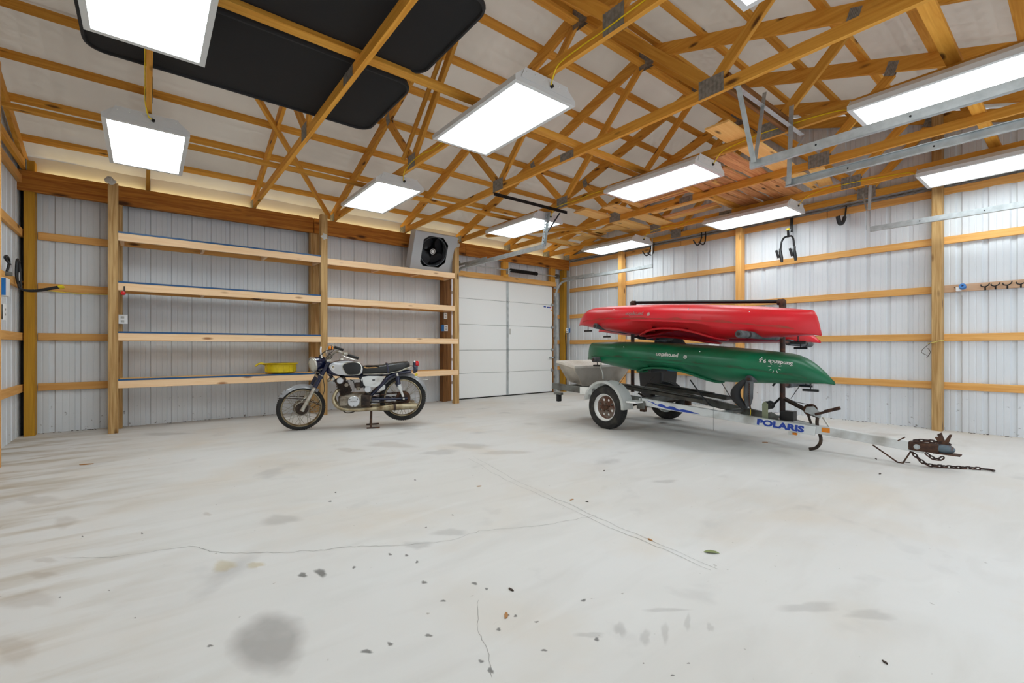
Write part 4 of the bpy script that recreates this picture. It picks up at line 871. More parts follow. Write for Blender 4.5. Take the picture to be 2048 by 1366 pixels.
# ================================================================== KAYAKS (stored keel up)
def kayak(name_lab, M_col, x, y0, z0, y1, z1, bow_front, cockpit=True, crown=.105, hb=.36, H=.258, seed=0, logo=True):
    """y0,z0 = front tip, y1,z1 = rear tip; local frame: X across, Y along, Z up"""
    t = thing('kayak', name_lab, 'kayak', (x, (y0+y1)/2, (z0+z1)/2), 'kayaks stored keel-up on the trailer rack')
    L = y1-y0; n = 72; nh = 12; nd = 12; rings = []
    def prof(s):       # s 0..1 from front tip to rear tip
        d0, d1 = s*L, (1-s)*L; db, ds = (d0, d1) if bow_front else (d1, d0)
        kb = 1-(1-min(1, db/.36))**2.3; ks = 1-(1-min(1, ds/.075))**2.4
        u = 2*s-1; b = hb*(1-abs(u)**2.6)**.80
        keel = H*kb*ks*(1-.20*(abs(u)**2.5)) + .012*math.cos(u*PI/2)
        seam = .075*(1-u*u)*kb; deck = -crown*(max(0, 1-u*u))**1.2
        return b, keel, seam, deck
    cyk = .5+(.03 if bow_front else -.03)
    def dexp(s): return 1.15+(2.0 if crown > .1 else .2)*math.exp(-(((s-cyk)*L/.46)**4))
    ss = [0.5-0.5*math.cos(PI*i/n) for i in range(n+1)]; ss[0] = .0015; ss[-1] = .9985
    bm = bmesh.new()
    for s in ss:
        b, kz, se, dz = prof(s); y = y0+L*s; zb = z0+(z1-z0)*s; b = max(b, .012); kz = max(kz, se+.012); dz = min(dz, se-.008); row = []
        for i in range(nh+1):       # hull, left to right over the keel
            a = PI*i/nh; cx, sz = -math.cos(a), math.sin(a); ex = .60
            row.append(bm.verts.new((x+b*math.copysign(abs(cx)**.72, cx), y, zb+se+(kz-se)*(sz**ex) + (.012*max(0, 1-abs(cx)*5) if i else 0))))
        for i in range(1, nd):      # deck, right to left underneath
            a = PI*i/nd; cx, sz = math.cos(a), math.sin(a)
            row.append(bm.verts.new((x+b*cx, y, zb+se+(dz-se)*sz**dexp(s))))
        rings.append(row)
    m = len(rings[0]); cy = .5+(.03 if bow_front else -.03)
    faces = {}
    for i in range(n):
        for k in range(m):
            s = (ss[i]+ss[i+1])/2; A = rings[i]; Bq = rings[i+1]; f = bm.faces.new((A[k], A[(k+1) % m], Bq[(k+1) % m], Bq[k]))
            if cockpit and k >= nh:
                c = f.calc_center_median(); 
                if ((c.x-x)/.235)**2+((c.y-(y0+L*cy))/.50)**2 < 1: faces[f] = 1
    bm.faces.new(rings[0]); bm.faces.new(rings[-1][::-1])
    if faces: bmesh.ops.delete(bm, geom=list(faces), context='FACES')
    bmesh.ops.recalc_face_normals(bm, faces=bm.faces)
    h = obj('hull', bm, M_col, t, smooth=50); md = h.modifiers.new('skin_thickness', 'SOLIDIFY'); md.thickness = .004; md.offset = -1; md.thickness_clamp = 1.0; md.use_even_offset = False
    def deckz(px_, py_):
        s = (py_-y0)/L; b, kz, se, dz = prof(s); zb = z0+(z1-z0)*s; cx = max(-1, min(1, (px_-x)/max(b, .01))); a = math.acos(cx); return zb+se+(dz-se)*math.sin(a)**dexp(s)
    if cockpit:
        P = []
        for k in range(40):
            a = 2*PI*k/40; px_ = x+.25*math.cos(a); py_ = y0+L*cy+.52*math.sin(a); P.append((px_, py_, deckz(px_, py_)-.006))
        obj('cockpit_rim', tube_bm(P, .016, 8, closed=True), M_col, t, smooth=60)
        st_ = obj('seat', bbox((x, y0+L*cy-(.12 if not bow_front else -.12), z0+(z1-z0)*cy+.14), (.36, .34, .05), .02), M_blk, t); obj('seat_back', bbox((x, y0+L*cy+(.12 if bow_front else -.12)*2.2, z0+(z1-z0)*cy+.05), (.34, .05, .22), .015), M_blk, t)
    # tip toggles
    for s, yy, zz in ((.075, y0+.19, 0), (.925, y1-.16, 0)):
        zt = deckz(x, yy); o = tube('toggle_cord', [(x, yy, zt+.01), (x, yy, zt-.055)], .005, M_blk, t, n=6); tube('carry_toggle', [(x-.0, yy-.065, zt-.062), (x, yy+.065, zt-.062)], .012, M_blk, o, n=8)
    # small rivets on the hull
    def hull_side(s, f):
        b, kz, se, dz = prof(s); a = PI*f/2; cx, sz = -math.cos(a), math.sin(a); return Vector((x-b*abs(math.cos(a))**.72, y0+L*s, z0+(z1-z0)*s+se+(kz-se)*sz**.60))
    for s in (.18, .38, .72):
        bm = bmesh.new(); bmesh.ops.create_icosphere(bm, subdivisions=1, radius=.006, matrix=T(hull_side(s, .42))); obj('rivet', bm, M_sign, t)
    return t, hull_side, h
def put_text(t, fn, s, f, txt, size, m, flip=True, name='lettering', ds=.01, df=.03, ext=.001):
    p = fn(s, f); ty = (fn(s-ds, f)-fn(s+ds, f)).normalized(); tz = (fn(s, f+df)-fn(s, f-df)).normalized(); nrm = ty.cross(tz)
    tz = nrm.cross(ty)
    R = Matrix((ty, tz, nrm)).transposed().to_4x4(); M = T(p+nrm*.003) @ R
    if flip: M = M @ Rz(PI)
    if isinstance(txt, str): return lettering(txt, size, m, t, M, bold=.0012, name=name, ext=ext)
    return obj(name, txt, m, t, M)
def kayak_mat(name, c, c2):
    m = mat(name, c, .36, noise=(c2, 2.2, .42, .66), spec=.35); return m
M_kr = kayak_mat('faded_red_plastic', srgb(214,24,40), srgb(196,40,44)); M_kg = kayak_mat('green_plastic', srgb(10,104,68), srgb(16,84,54)); M_kb = kayak_mat('blue_plastic', srgb(30,130,190), srgb(60,150,190))
# lower-hull grime is a dirt band along the seam: thin brownish strips on the plastic
def grime(t, fn, m, s0=.06, s1=.94):
    bm = bmesh.new(); A = []; n = 50
    for i in range(n+1):
        s = s0+(s1-s0)*i/n; w_ = .004+.016*abs(math.sin(i*.7))*abs(math.cos(i*.31)); a = fn(s, .02); b = fn(s, .02+w_*2.2); d = Vector((-.0025, 0, 0)); A.append((bm.verts.new(a+d), bm.verts.new(b+d)))
    for p, q in zip(A, A[1:]): bm.faces.new((p[0], p[1], q[1], q[0]))
    return obj('grime_band', bm, m, t, smooth=60)
M_faded = mat('faded_print', srgb(170,120,116), .6)
M_gr = mat('red_hull_grime', srgb(156,66,52), .8, noise=(srgb(186,48,46), 7, .35, .6)); M_gg = mat('green_hull_grime', srgb(44,66,42), .8, noise=(srgb(22,90,60), 7, .35, .6))
kr, fr_, hr = kayak('red kayak lying keel-up on the upper near side of the trailer rack', M_kr, 4.78, 1.523, 1.142, 4.49, 1.347, False); grime(kr, fr_, M_gr)
put_text(kr, fr_, .60, .14, 'perception', .058, M_faded); put_text(kr, fr_, .533, .14, lathe_bm([(.015, 0), (.020, 0), (.020, .001), (.015, .001)], 20, closed=True), 0, M_print, name='logo_ring'); put_text(kr, fr_, .533, .14, 'x', .04, M_print, name='logo_mark')
kg, fg, hg_ = kayak('green kayak lying keel-up on the lower near side of the trailer rack', M_kg, 4.78, 1.42, .706, 4.325, .873, True); grime(kg, fg, M_gg)
put_text(kg, fg, .50, .14, 'perception', .062, M_print); put_text(kg, fg, .425, .14, lathe_bm([(.015, 0), (.020, 0), (.020, .001), (.015, .001)], 20, closed=True), 0, M_print, name='logo_ring'); put_text(kg, fg, .425, .14, 'x', .04, M_print, name='logo_mark')
put_text(kg, fg, .14, .30, 'Sundance 9.5', .052, M_print)
bm = bmesh.new()
for k in range(9): a = 2*PI*k/9; bx(bm, (.045, 0, 0), (.022, .005, .001), Rz(a))
put_text(kg, fg, .14, .14, bm, 0, M_print, name='sun_logo')
k3, f3, h3_ = kayak('second red kayak, mostly hidden behind the near red one on the trailer rack', M_kr, 5.62, 1.80, 1.085, 4.86, 1.28, True, H=.20, crown=.07); grime(k3, f3, M_gr)
put_text(k3, f3, .93, .16, '(((x)))', .05, M_print)
k4, f4, h4 = kayak('blue kayak mostly hidden behind the green kayak on the trailer rack', M_kb, 5.62, 1.75, .675, 4.75, .83, True, H=.20, crown=.07, logo=False)
# ================================================================== MOTORCYCLE
# local frame: X forward (rear axle = 0), Y to the rider's left (towards the viewer), Z up
ang_m = math.atan2(.34779633, -.93757011)
MM = T((2.673, 5.70, 0)) @ Rz(ang_m)
# rider's left is +90 deg from forward: (-.348,-.938) which faces the viewer
mc = thing('motorcycle', 'old blue and silver motorcycle with a torn black seat on its stand before the shelves', 'motorcycle', M=MM)
def mo(name, bm, m, par=None, M=None, sm=None): return obj(name, bm, m, par or mc, MM @ (M or Matrix.Identity(4)), smooth=sm)
def mt(name, pts, r, m, par=None, n=10, M=None, flat=None, closed=False): return mo(name, tube_bm(pts, r, n, closed=closed, flat=flat), m, par, M, 50)
def spoked(cx, cz, R, Rr, tw, Mw, par, front):
    Mx = Mw @ Rx(PI/2)     # local Z of the lathe -> -Y ; symmetric so sign is moot
    h = tw/2
    prof = [(Rr, h*.75), (Rr+.012, h), (R-.03, h*1.02), (R-.008, h*.7), (R, h*.25), (R, -h*.25), (R-.008, -h*.7), (R-.03, -h*1.02), (Rr+.012, -h), (Rr, -h*.75), (Rr-.002, 0)]
    ty = mo('tyre', lathe_bm(prof, 56, closed=True), M_rub, par, Mx, 35)
    bm = bmesh.new()
    for k in range(64):
        for s in (-1, 1): bx(bm, (R+.0005, 0, s*h*.30), (.005, R*2*PI/64*.6, h*.42), Rz(2*PI*(k+.25*s)/64))
    stuff(mo('tread_block', bm, M_rub, ty, Mx))
    mo('rim', lathe_bm([(Rr+.004, h*.7), (Rr-.010, h*.72), (Rr-.018, h*.35), (Rr-.020, 0), (Rr-.018, -h*.35), (Rr-.010, -h*.72), (Rr+.004, -h*.7), (Rr-.004, 0)], 56, closed=True), M_rimc, par, Mx, 50)
    hr = .092 if front else .062
    hb = mo('hub', lathe_bm([(0, .05), (hr*.5, .052), (hr*.95, .045), (hr, .036), (hr, -.036), (hr*.95, -.045), (hr*.5, -.05), (0, -.05)], 28), M_dirty, par, Mx, 40)
    mo('brake_plate', lathe_bm([(0, -.058), (hr*.25, -.058), (hr*.3, -.054), (hr*.82, -.052), (hr*.84, -.046), (0, -.046)], 28), M_grime, hb, Mx, 40)
    bm = bmesh.new()
    for k in range(36):
        a = 2*PI*k/36; s = 1 if k % 2 else -1; b = a+(.62 if (k//2) % 2 else -.62)
        tube_bm([(hr*.93*math.cos(b), hr*.93*math.sin(b), s*.036), ((Rr-.018)*math.cos(a), (Rr-.018)*math.sin(a), s*.004)], .0026, 4, bm=bm)
    stuff(mo('spoke', bm, M_chrome, par, Mx))
M_rimc = mat('tarnished_chrome_rim', srgb(176, 164, 136), .35, .8, noise=(srgb(110, 88, 58), 12, .4, .7))
rw = mo('rear_wheel', lathe_bm([(0, .09), (.010, .09), (.010, -.09), (0, -.09)], 10), M_grime, None, T((0, 0, .365)) @ Rx(PI/2))
spoked(0, .365, .298, .242, .085, T((0, 0, .365)), rw, False)
# steering assembly turned to the rider's left about the head axis
HA = (.96, 0, .80); SM = T(HA) @ Ry(-.46) @ Rz(math.radians(17)) @ Ry(.46) @ T((-HA[0], 0, -HA[2]))
fw = mo('front_wheel', lathe_bm([(0, .07), (.010, .07), (.010, -.07), (0, -.07)], 10), M_grime, None, SM @ T((1.235, 0, .279)) @ Rx(PI/2))
spoked(1.235, .279, .279, .236, .075, SM @ T((1.235, 0, .279)), fw, True)
AX = Vector((1.235, 0, .279)); TP = Vector((.935, 0, .86)); D_ = (TP-AX)
for s in (-1, 1):
    y = s*.088; p = lambda f, dy=0: Vector((AX.x+D_.x*f, y+dy, AX.z+D_.z*f))
    fk = mt('fork_slider', [p(-.03), p(.46)], [.026, .024], M_chrome, None, 14, SM); mt('fork_cover', [p(.46), p(.5), p(.78), p(1.0)], [.026, .028, .026, .026], M_navy, fk, 14, SM)
    mt('axle_nut', [AX+Vector((0, y-.02, 0)), AX+Vector((0, y+.035 if s > 0 else y-.035, 0))], .016, M_chrome, fk, 8, SM); mt('chrome_band', [p(.71), p(.725)], .0285, M_chrome, fk, 14, SM)
mo('upper_clamp', bbox((TP.x, 0, TP.z+.02), (.06, .22, .03), .008), M_chrome, None, SM); mo('lower_clamp', bbox((TP.x+.10, 0, TP.z-.19), (.06, .22, .035), .008), M_navy, None, SM)
# front fender
def fender_arc(cx, cz, R, a0, a1, wd, depth, m, name, Mw=None, n=26):
    bm = bmesh.new(); rings = []
    for i in range(n+1):
        a = math.radians(a0+(a1-a0)*i/n); row = []; tp = 1-.25*abs(2*i/n-1)**4
        for k in range(9):
            f = -1+2*k/8; rr = R-depth*abs(f)**2.4; row.append(bm.verts.new((cx+rr*math.cos(a), f*wd*tp, cz+rr*math.sin(a))))
        rings.append(row)
    for A, B in zip(rings, rings[1:]):
        for k in range(8): bm.faces.new((A[k], A[k+1], B[k+1], B[k]))
    bmesh.ops.solidify(bm, geom=bm.faces[:], thickness=.003); return mo(name, bm, m, None, Mw, 45)
ff = fender_arc(1.235, .279, .302, 33, 133, .050, .042, M_silver, 'front_fender', SM)
for s in (-1, 1):
    mt('fender_stay', [(1.235+.30*math.cos(.55), s*.05, .279+.30*math.sin(.55)), (1.18, s*.075, .40), (1.02, s*.055, .30)], .005, M_grime, ff, 6, SM)
lp = SM @ T((1.235+.325*math.cos(.62), 0, .279+.325*math.sin(.62)))
for k, tx in enumerate(('0', 'E', 'A', '0')):
    a = math.radians(30+12*k); pp = Vector((1.235+.303*math.cos(a), .047, .279+.303*math.sin(a))); Rm = Matrix((Vector((math.sin(a), 0, -math.cos(a))), Vector((math.cos(a)*.8, -.6, math.sin(a)*.8)), Vector((math.cos(a)*.6, .8, math.sin(a)*.6)))).transposed().to_4x4()
    lettering(tx, .03, M_grime, ff, MM @ SM @ T(pp) @ Rm @ Matrix.Diagonal((-1, 1, 1, 1)) @ Matrix.Diagonal((-1, 1, 1, 1)))
# headlamp
HL = T((1.085, 0, .822)) @ Rz(math.radians(14)) @ Ry(PI/2+.10); b = lathe_bm([(0, -.20), (.028, -.19), (.062, -.15), (.082, -.09), (.090, -.03), (.092, .012), (0, .012)], 32)
hs = mo('headlamp_shell', b, M_navy, None, SM @ HL, 50); mo('headlamp_ring', lathe_bm([(.090, .005), (.102, .010), (.104, .024), (.094, .036), (.084, .034), (.088, .012)], 36, closed=True), M_chrome, hs, SM @ HL, 50)
M_glassl = mat('headlamp_glass', srgb(206, 204, 192), .12, .35, bump=.6, bscale=50)
mo('headlamp_lens', lathe_bm([(0, .052), (.04, .048), (.072, .038), (.088, .026), (.088, .02), (0, .02)], 32), M_glassl, hs, SM @ HL, 60)
# handlebar, grips, levers, mirror stalk, indicator
hbp = smooth_pts([(.93, 0, .905), (.925, .10, .925), (.90, .20, .985), (.86, .28, 1.015), (.78, .36, .99)], 6)
for s in (1, -1):
    P = [(a.x, a.y*s, a.z) for a in hbp]; hb_ = mt('handlebar', P, .0115, M_chrome, None, 10, SM)
    g0 = Vector(P[-1]); g1 = Vector((.655, .40*s, .945)); mt('handlebar', [P[-1], g0+(g1-g0)*.3], .0115, M_chrome, hb_, 10, SM); mt('grip', [g0+(g1-g0)*.05, g0+(g1-g0)*.12, g1, g1+(g1-g0)*.02], [.015, .019, .017, .019], M_blk, hb_, 12, SM)
    mt('lever', smooth_pts([(.82, .34*s, .995), (.84, .38*s, .985), (.78, .40*s, .955), (.70, .42*s, .93)], 5), .006, M_chrome, hb_, 6, SM); mo('switch_block', bbox((.80, .35*s, 1.0), (.05, .04, .035), .008), M_chrome, hb_, SM)
mt('indicator_stalk', [(.93, .06, .93), (.93, .14, 1.03)], .008, M_chrome, None, 8, SM); mo('amber_indicator', lathe_bm([(0, -.03), (.020, -.028), (.026, -.01), (.026, .012), (.018, .024), (0, .028)], 20), M_amber, None, SM @ T((.93, .16, 1.045)) @ Ry(PI/2), 50); mo('indicator_body', lathe_bm([(0, -.03), (.020, -.025), (.027, 0), (.026, .01)], 20), M_blk, None, SM @ T((.925, .16, 1.045)) @ Ry(-PI/2)@T((0,0,.0)), 50)
mt('white_cable_sleeve', smooth_pts([(.99, .10, .90), (1.0, .14, .98), (.995, .15, 1.04)], 5), .010, M_sign, None, 8)
cabs = [[(.86, .28, 1.01), (.95, .22, .98), (1.02, .10, .90), (.98, .05, .80)], [(.84, .30, 1.0), (.93, .28, .90), (.92, .12, .80), (.88, .06, .70)], [(.86, -.28, 1.01), (.98, -.15, .97), (1.0, 0, .88), (.93, .05, .75)], [(.92, .1, .96), (.87, .12, .93), (.90, .1, .88), (.95, .06, .86)], [(.98, .10, .68), (.96, .12, .50), (1.02, .10, .36), (1.1, .09, .28)]]
for p in cabs: mt('control_cable', smooth_pts(p, 6), .004, M_blk, None, 6)
mo('speedometer', lathe_bm([(0, -.03), (.03, -.03), (.036, 0), (.032, .012), (0, .012)], 20), M_blk, None, SM @ T((1.0, 0, .915)) @ Ry(-.5), 40)
# tank: loft along X
def loft(secs, n=24, ex=.75):
    bm = bmesh.new(); rings = []
    for x, zc, hz, hy, *o in secs:
        e = o[0] if o else ex; row = []
        for k in range(n):
            a = 2*PI*k/n; c, s = math.cos(a), math.sin(a); row.append(bm.verts.new((x, hy*math.copysign(abs(c)**e, c), zc+hz*math.copysign(abs(s)**e, s))))
        rings.append(row)
    for A, B in zip(rings, rings[1:]):
        for k in range(n): bm.faces.new((A[k], A[(k+1) % n], B[(k+1) % n], B[k]))
    bm.faces.new(rings[0][::-1]); bm.faces.new(rings[-1]); return bm
tk_ = mo('fuel_tank', loft([(.945, .745, .030, .05), (.93, .752, .055, .085), (.90, .757, .078, .108), (.85, .764, .094, .125), (.78, .768, .103, .133), (.70, .770, .103, .135), (.62, .765, .096, .128), (.56, .757, .088, .115), (.52, .745, .075, .10), (.503, .738, .06, .085)], 32), M_navy, None, None, 60)
def plate_on_tank(poly, off, m, name, par, th=.006, k=1.0):
    # polygon in (x,z), pushed onto the side of the tank
    cx = sum(p[0] for p in poly)/len(poly); cz = sum(p[1] for p in poly)/len(poly)
    bm = bmesh.new(); n = len(poly); rings = []
    def yy(x, z):
        dx = (x-.70)/.27; dz = (z-.768)/.125; return .135*max(.0, 1-abs(dx)**3.0)**.36*max(.0, 1-abs(dz)**3.0)**.40
    for f in (1, .8, .55, .28):
        rings.append([bm.verts.new((cx+(x-cx)*f, yy(cx+(x-cx)*f, cz+(z-cz)*f)+off, cz+(z-cz)*f)) for x, z in poly])
    for A, B in zip(rings, rings[1:]):
        for i in range(n): bm.faces.new((A[i], A[(i+1) % n], B[(i+1) % n], B[i]))
    bm.faces.new(rings[-1]); bmesh.ops.recalc_face_normals(bm, faces=bm.faces); bmesh.ops.solidify(bm, geom=bm.faces[:], thickness=th); return mo(name, bm, m, par, None, 60)
def sp2(p, k=5): return [(v.x, v.y) for v in smooth_pts([(a, b, 0) for a, b in p], k, True)]
sil = sp2([(.905, .80), (.84, .848), (.70, .862), (.60, .850), (.535, .815), (.508, .76), (.525, .70), (.58, .680), (.70, .678), (.80, .690), (.87, .73)])
s_ = plate_on_tank(sil, .002, M_silver, 'chrome_side_panel', tk_)
pad = sp2([(.745, .79), (.72, .825), (.62, .842), (.555, .828), (.527, .78), (.548, .705), (.60, .688), (.69, .694), (.725, .74)])
plate_on_tank(sp2([(.755, .795), (.725, .835), (.62, .852), (.545, .836), (.517, .78), (.54, .697), (.60, .679), (.695, .685), (.735, .735)]), .006, M_chrome, 'knee_pad_rim', tk_); plate_on_tank(pad, .012, M_blk, 'knee_pad', tk_)
mo('badge', lathe_bm([(.017, .004), (.026, .004), (.026, -.004), (.017, -.004)], 24, closed=True), M_sign, tk_, T((.853, .125, .785)) @ Rx(-PI/2) @ Rx(.0)); mo('badge_emblem', lathe_bm([(0, .002), (.016, .002), (.016, -.004), (0, -.004)], 20), M_rimc, tk_, T((.853, .125, .785)) @ Rx(-PI/2))
mo('fuel_cap', lathe_bm([(0, .014), (.025, .012), (.030, 0), (.030, -.01), (0, -.01)], 20), M_chrome, tk_, T((.765, 0, .876)), 50)
# seat
st = mo('seat', loft([(.53, .735, .045, .09), (.50, .738, .058, .115), (.44, .742, .063, .125), (.36, .742, .060, .128), (.26, .746, .062, .13), (.20, .752, .068, .13), (.10, .766, .068, .128), (.0, .785, .062, .12), (-.06, .798, .052, .105), (-.085, .80, .030, .07)], 28, .6), M_seat, None, None, 60)
mo('torn_patch', prism_bm(sp2([(-.09, -.01), (-.05, .012), (.03, .006), (.09, .012), (.07, -.006), (0, -.012), (-.05, -.02)], 3), .01), M_foamy, st, T((.40, .122, .772)) @ Rx(PI/2-.5)); mo('seat_tear', prism_bm(sp2([(-.085, 0), (-.04, .02), (.03, .012), (.08, .016), (.06, -.002), (-.02, -.004)], 3), .012), M_dark, st, T((.39, .120, .782)) @ Rx(PI/2-.5))
mt('seat_strap', smooth_pts([(.20, .133, .69), (.20, .137, .76), (.21, .11, .822), (.215, 0, .832), (.21, -.11, .822), (.20, -.137, .76)], 5), .010, M_navy, st, 6, None, .35); mt('seat_trim', [(.50, .122, .690), (.2, .134, .692), (-.06, .112, .748)], .006, M_chrome, st, 6)
# frame
for p, r in ((((.93, 0, .80), (.86, 0, .70), (.55, 0, .66), (.20, .0, .68), (-.08, 0, .70)), .022), (((.93, 0, .72), (.84, 0, .60)), .020), (((.54, 0, .66), (.46, 0, .50), (.40, 0, .36)), .022)): mt('frame_tube', smooth_pts(p, 5), r, M_navy)
for s in (-1, 1):
    mt('frame_tube', smooth_pts([(.40, s*.07, .42), (.28, s*.10, .54), (.15, s*.105, .67), (-.10, s*.09, .715)], 6), [.03]*19, M_navy, None, 10, None, .7)
    mt('swing_arm', [(.40, s*.10, .365), (.0, s*.085, .36), (-.05, s*.085, .36)], .018, M_navy)
    sk = mt('shock_body', [(.062, s*.135, .53), (.078, s*.13, .66)], .028, M_navy, None, 16); mt('shock_top', [(.078, s*.13, .66), (.085, s*.125, .695)], [.022, .012], M_chrome, sk, 12); mt('shock_cover', [(.045, s*.135, .49), (.062, s*.135, .55)], [.026, .030], M_trail, sk, 14); mt('shock_rod', [(.005, s*.13, .39), (.047, s*.135, .50)], [.014, .018], M_trail, sk, 10)
    mt('axle_nut', [(0, s*.10, .362), (0, s*.135, .362)], .014, M_chrome, None, 6)
# side cover (pale grey) and rear fender
pn = sp2([(.520, .655), (.245, .658), (.255, .62), (.32, .535), (.40, .525), (.475, .535)], 3); sc2 = mo('side_cover', prism_bm(pn, .02, bev=.005), M_trail, None, T((0, .115, 0)) @ Matrix(((1,0,0,0),(0,0,-1,0),(0,1,0,0),(0,0,0,1))), 40)
mo('side_emblem', bbox((.375, .128, .615), (.034, .003, .014), .001), M_blk, sc2)
mo('lower_cover', prism_bm(sp2([(.30, .525), (.235, .55), (.24, .49), (.30, .47)], 3), .016, bev=.004), M_trail, None, T((0, .105, 0)) @ Matrix(((1,0,0,0),(0,0,-1,0),(0,1,0,0),(0,0,0,1))), 40)
rf_ = fender_arc(0, .365, .338, 40, 162, .062, .05, M_silver, 'rear_fender'); fl_ = mo('fender_stain', prism_bm(sp2([(-.02, -.01), (.0, .015), (.025, .01), (.02, -.014)], 3), .002), M_yel, rf_, T((-.165, .045, .665)) @ Rz(PI) @ Rx(PI/2) @ Rz(.5))
mt('grab_rail', smooth_pts([(.09, .125, .71), (-.06, .125, .765), (-.12, .06, .785), (-.12, -.06, .785), (-.06, -.125, .765), (.09, -.125, .71)], 5), .008, M_chrome)
tl = mo('tail_bracket', loft([(-.135, .735, .05, .035), (-.165, .745, .055, .04), (-.19, .75, .04, .035)], 14), M_navy, None, None, 50); mo('tail_neck', bbox((-.155, 0, .81), (.04, .05, .06), .01), M_navy, tl); mo('tail_lamp_cap', bbox((-.152, 0, .842), (.02, .06, .02), .004), M_sign, tl)
mo('tail_lamp', lathe_bm([(0, 0), (.034, 0), (.036, .03), (.030, .042), (0, .046)], 20), M_red, tl, T((-.165, 0, .815)) @ Ry(-PI/2), 50)
mt('plate_bracket', [(-.26, .02, .60), (-.33, .02, .60)], .006, M_chrome)
# engine
eng = mo('crankcase', loft([(.80, .36, .045, .07), (.77, .355, .085, .10), (.70, .35, .10, .115), (.60, .35, .105, .12), (.50, .35, .105, .12), (.44, .36, .095, .11), (.40, .36, .06, .09)], 24, .6), M_dirty, None, None, 50)
mo('round_cover', lathe_bm([(0, .018), (.062, .016), (.070, .008), (.072, -.02), (0, -.02)], 36), M_silver, eng, T((.615, .135, .348)) @ Rx(-PI/2), 40); lettering('HONDA', .022, M_steel, eng, MM @ T((.615, .1545, .352)) @ Rz(PI) @ Rx(PI/2), name='lettering')
for a in (.6, 2.5, 4.7): mo('cover_screw', lathe_bm([(0, .003), (.006, .003), (.006, -.002), (0, -.002)], 8), M_blk, eng, T((.615+.055*math.cos(a), .154, .348+.055*math.sin(a))) @ Rx(-PI/2))
mo('front_cover', bbox((.735, .115, .335), (.10, .05, .075), .015), M_dirty, eng); mo('sprocket_cover', bbox((.475, .10, .35), (.11, .06, .16), .02), M_grime, eng)
CY = Matrix.Translation((.70, 0, .44)) @ Ry(.42); cyb = mo('cylinder_block', bbox((0, 0, .075), (.11, .17, .15), .01), M_grime, eng, CY)
bm = bmesh.new()
for k in range(10): bx(bm, (0, 0, .012+.0145*k), (.145, .21, .004))
mo('cooling_fin', bm, M_grime, cyb, CY); hd = mo('cylinder_head', bbox((0, 0, .19), (.13, .19, .075), .02), M_grime, eng, CY); mo('head_cover', lathe_bm([(0, .02), (.032, .018), (.040, .008), (.040, -.02), (0, -.02)], 24), M_silver, hd, CY @ T((0, .10, .19)) @ Rx(-PI/2), 40)
mo('head_cover', lathe_bm([(0, .02), (.022, .018), (.026, .008), (.026, -.02), (0, -.02)], 20), M_dirty, hd, CY @ T((-.045, .10, .11)) @ Rx(-PI/2), 40)
mo('carburettor', bbox((.55, .06, .55), (.10, .05, .07), .012), M_grime, eng); mo('carb_bowl', lathe_bm([(0, -.03), (.022, -.028), (.026, 0), (.026, .02), (0, .022)], 16), M_dirty, eng, T((.56, .07, .51)), 50); mo('intake_box', bbox((.50, .05, .58), (.08, .12, .10), .015), M_blk, eng)
mo('air_horn', lathe_bm([(0, .014), (.036, .012), (.042, .004), (.042, -.02), (0, -.02)], 28), M_silver, None, T((.447, .135, .497)) @ Rx(-PI/2), 40)
mo('horn', lathe_bm([(0, .01), (.026, .008), (.032, 0), (.030, -.02), (0, -.03)], 20), M_dirty, None, T((.915, .06, .63)) @ Ry(.9), 50); mo('horn', lathe_bm([(0, .01), (.018, .008), (.022, 0), (.020, -.02), (0, -.025)], 16), M_chrome, None, T((.86, .06, .635)) @ Rx(-PI/2), 50)
for p in ([(.66, .06, .62), (.62, .08, .60), (.60, .09, .52)], [(.78, .06, .66), (.74, .08, .62), (.70, .10, .60)], [(.52, .12, .66), (.50, .13, .55), (.47, .12, .46), (.44, .13, .43)]): mt('engine_cable', smooth_pts(p, 5), .005, M_blk, None, 6)
# exhaust
for s in (1, -1):
    ex = mt('exhaust_pipe', smooth_pts([(.775, s*.06, .505), (.83, s*.08, .46), (.855, s*.10, .38), (.82, s*.12, .30), (.74, s*.13, .255), (.60, s*.14, .242), (.42, s*.145, .245)], 7), .021, M_rimc, None, 14)
    mt('muffler', [(.42, s*.145, .246), (.36, s*.147, .250), (.20, s*.15, .256), (.10, s*.15, .262), (-.13, s*.15, .268), (-.165, s*.15, .268), (-.17, s*.15, .268)], [.024, .030, .038, .042, .042, .034, .022], M_rimc, ex, 20); mt('muffler_strap', [(.13, s*.15, .262), (.10, s*.15, .264)], .044, M_grime, ex, 16)
ch = mo('chain_guard', bbox((.18, -.09, .42), (.36, .02, .03), .005), M_navy); mo('rear_sprocket', lathe_bm([(.05, .003), (.095, .003), (.095, -.003), (.05, -.003)], 36, closed=True), M_rust, None, T((0, .055, .365)) @ Rx(PI/2))
mo('drum_hub', lathe_bm([(0, .03), (.05, .028), (.06, 0), (.06, -.02), (0, -.02)], 24), M_grime, None, T((0, .05, .365)) @ Rx(-PI/2), 40)
for dz in (.052, -.045): mt('drive_chain', [(.44, .055, .36+dz*.6), (0, .055, .365+dz*1.6)], .006, M_rust, None, 6)
mt('torque_arm', [(.0, .09, .32), (.30, .11, .33)], .008, M_grime, None, 6); mt('foot_peg', [(.42, .08, .33), (.30, .19, .335)], .012, M_blk, None, 10); mt('pedal', smooth_pts([(.56, .13, .26), (.62, .15, .22), (.70, .155, .215), (.74, .16, .24)], 4), .007, M_grime, None, 6); mt('lower_tube', smooth_pts([(.62, .10, .24), (.55, .12, .225), (.45, .13, .24)], 4), .008, M_blk, None, 6)
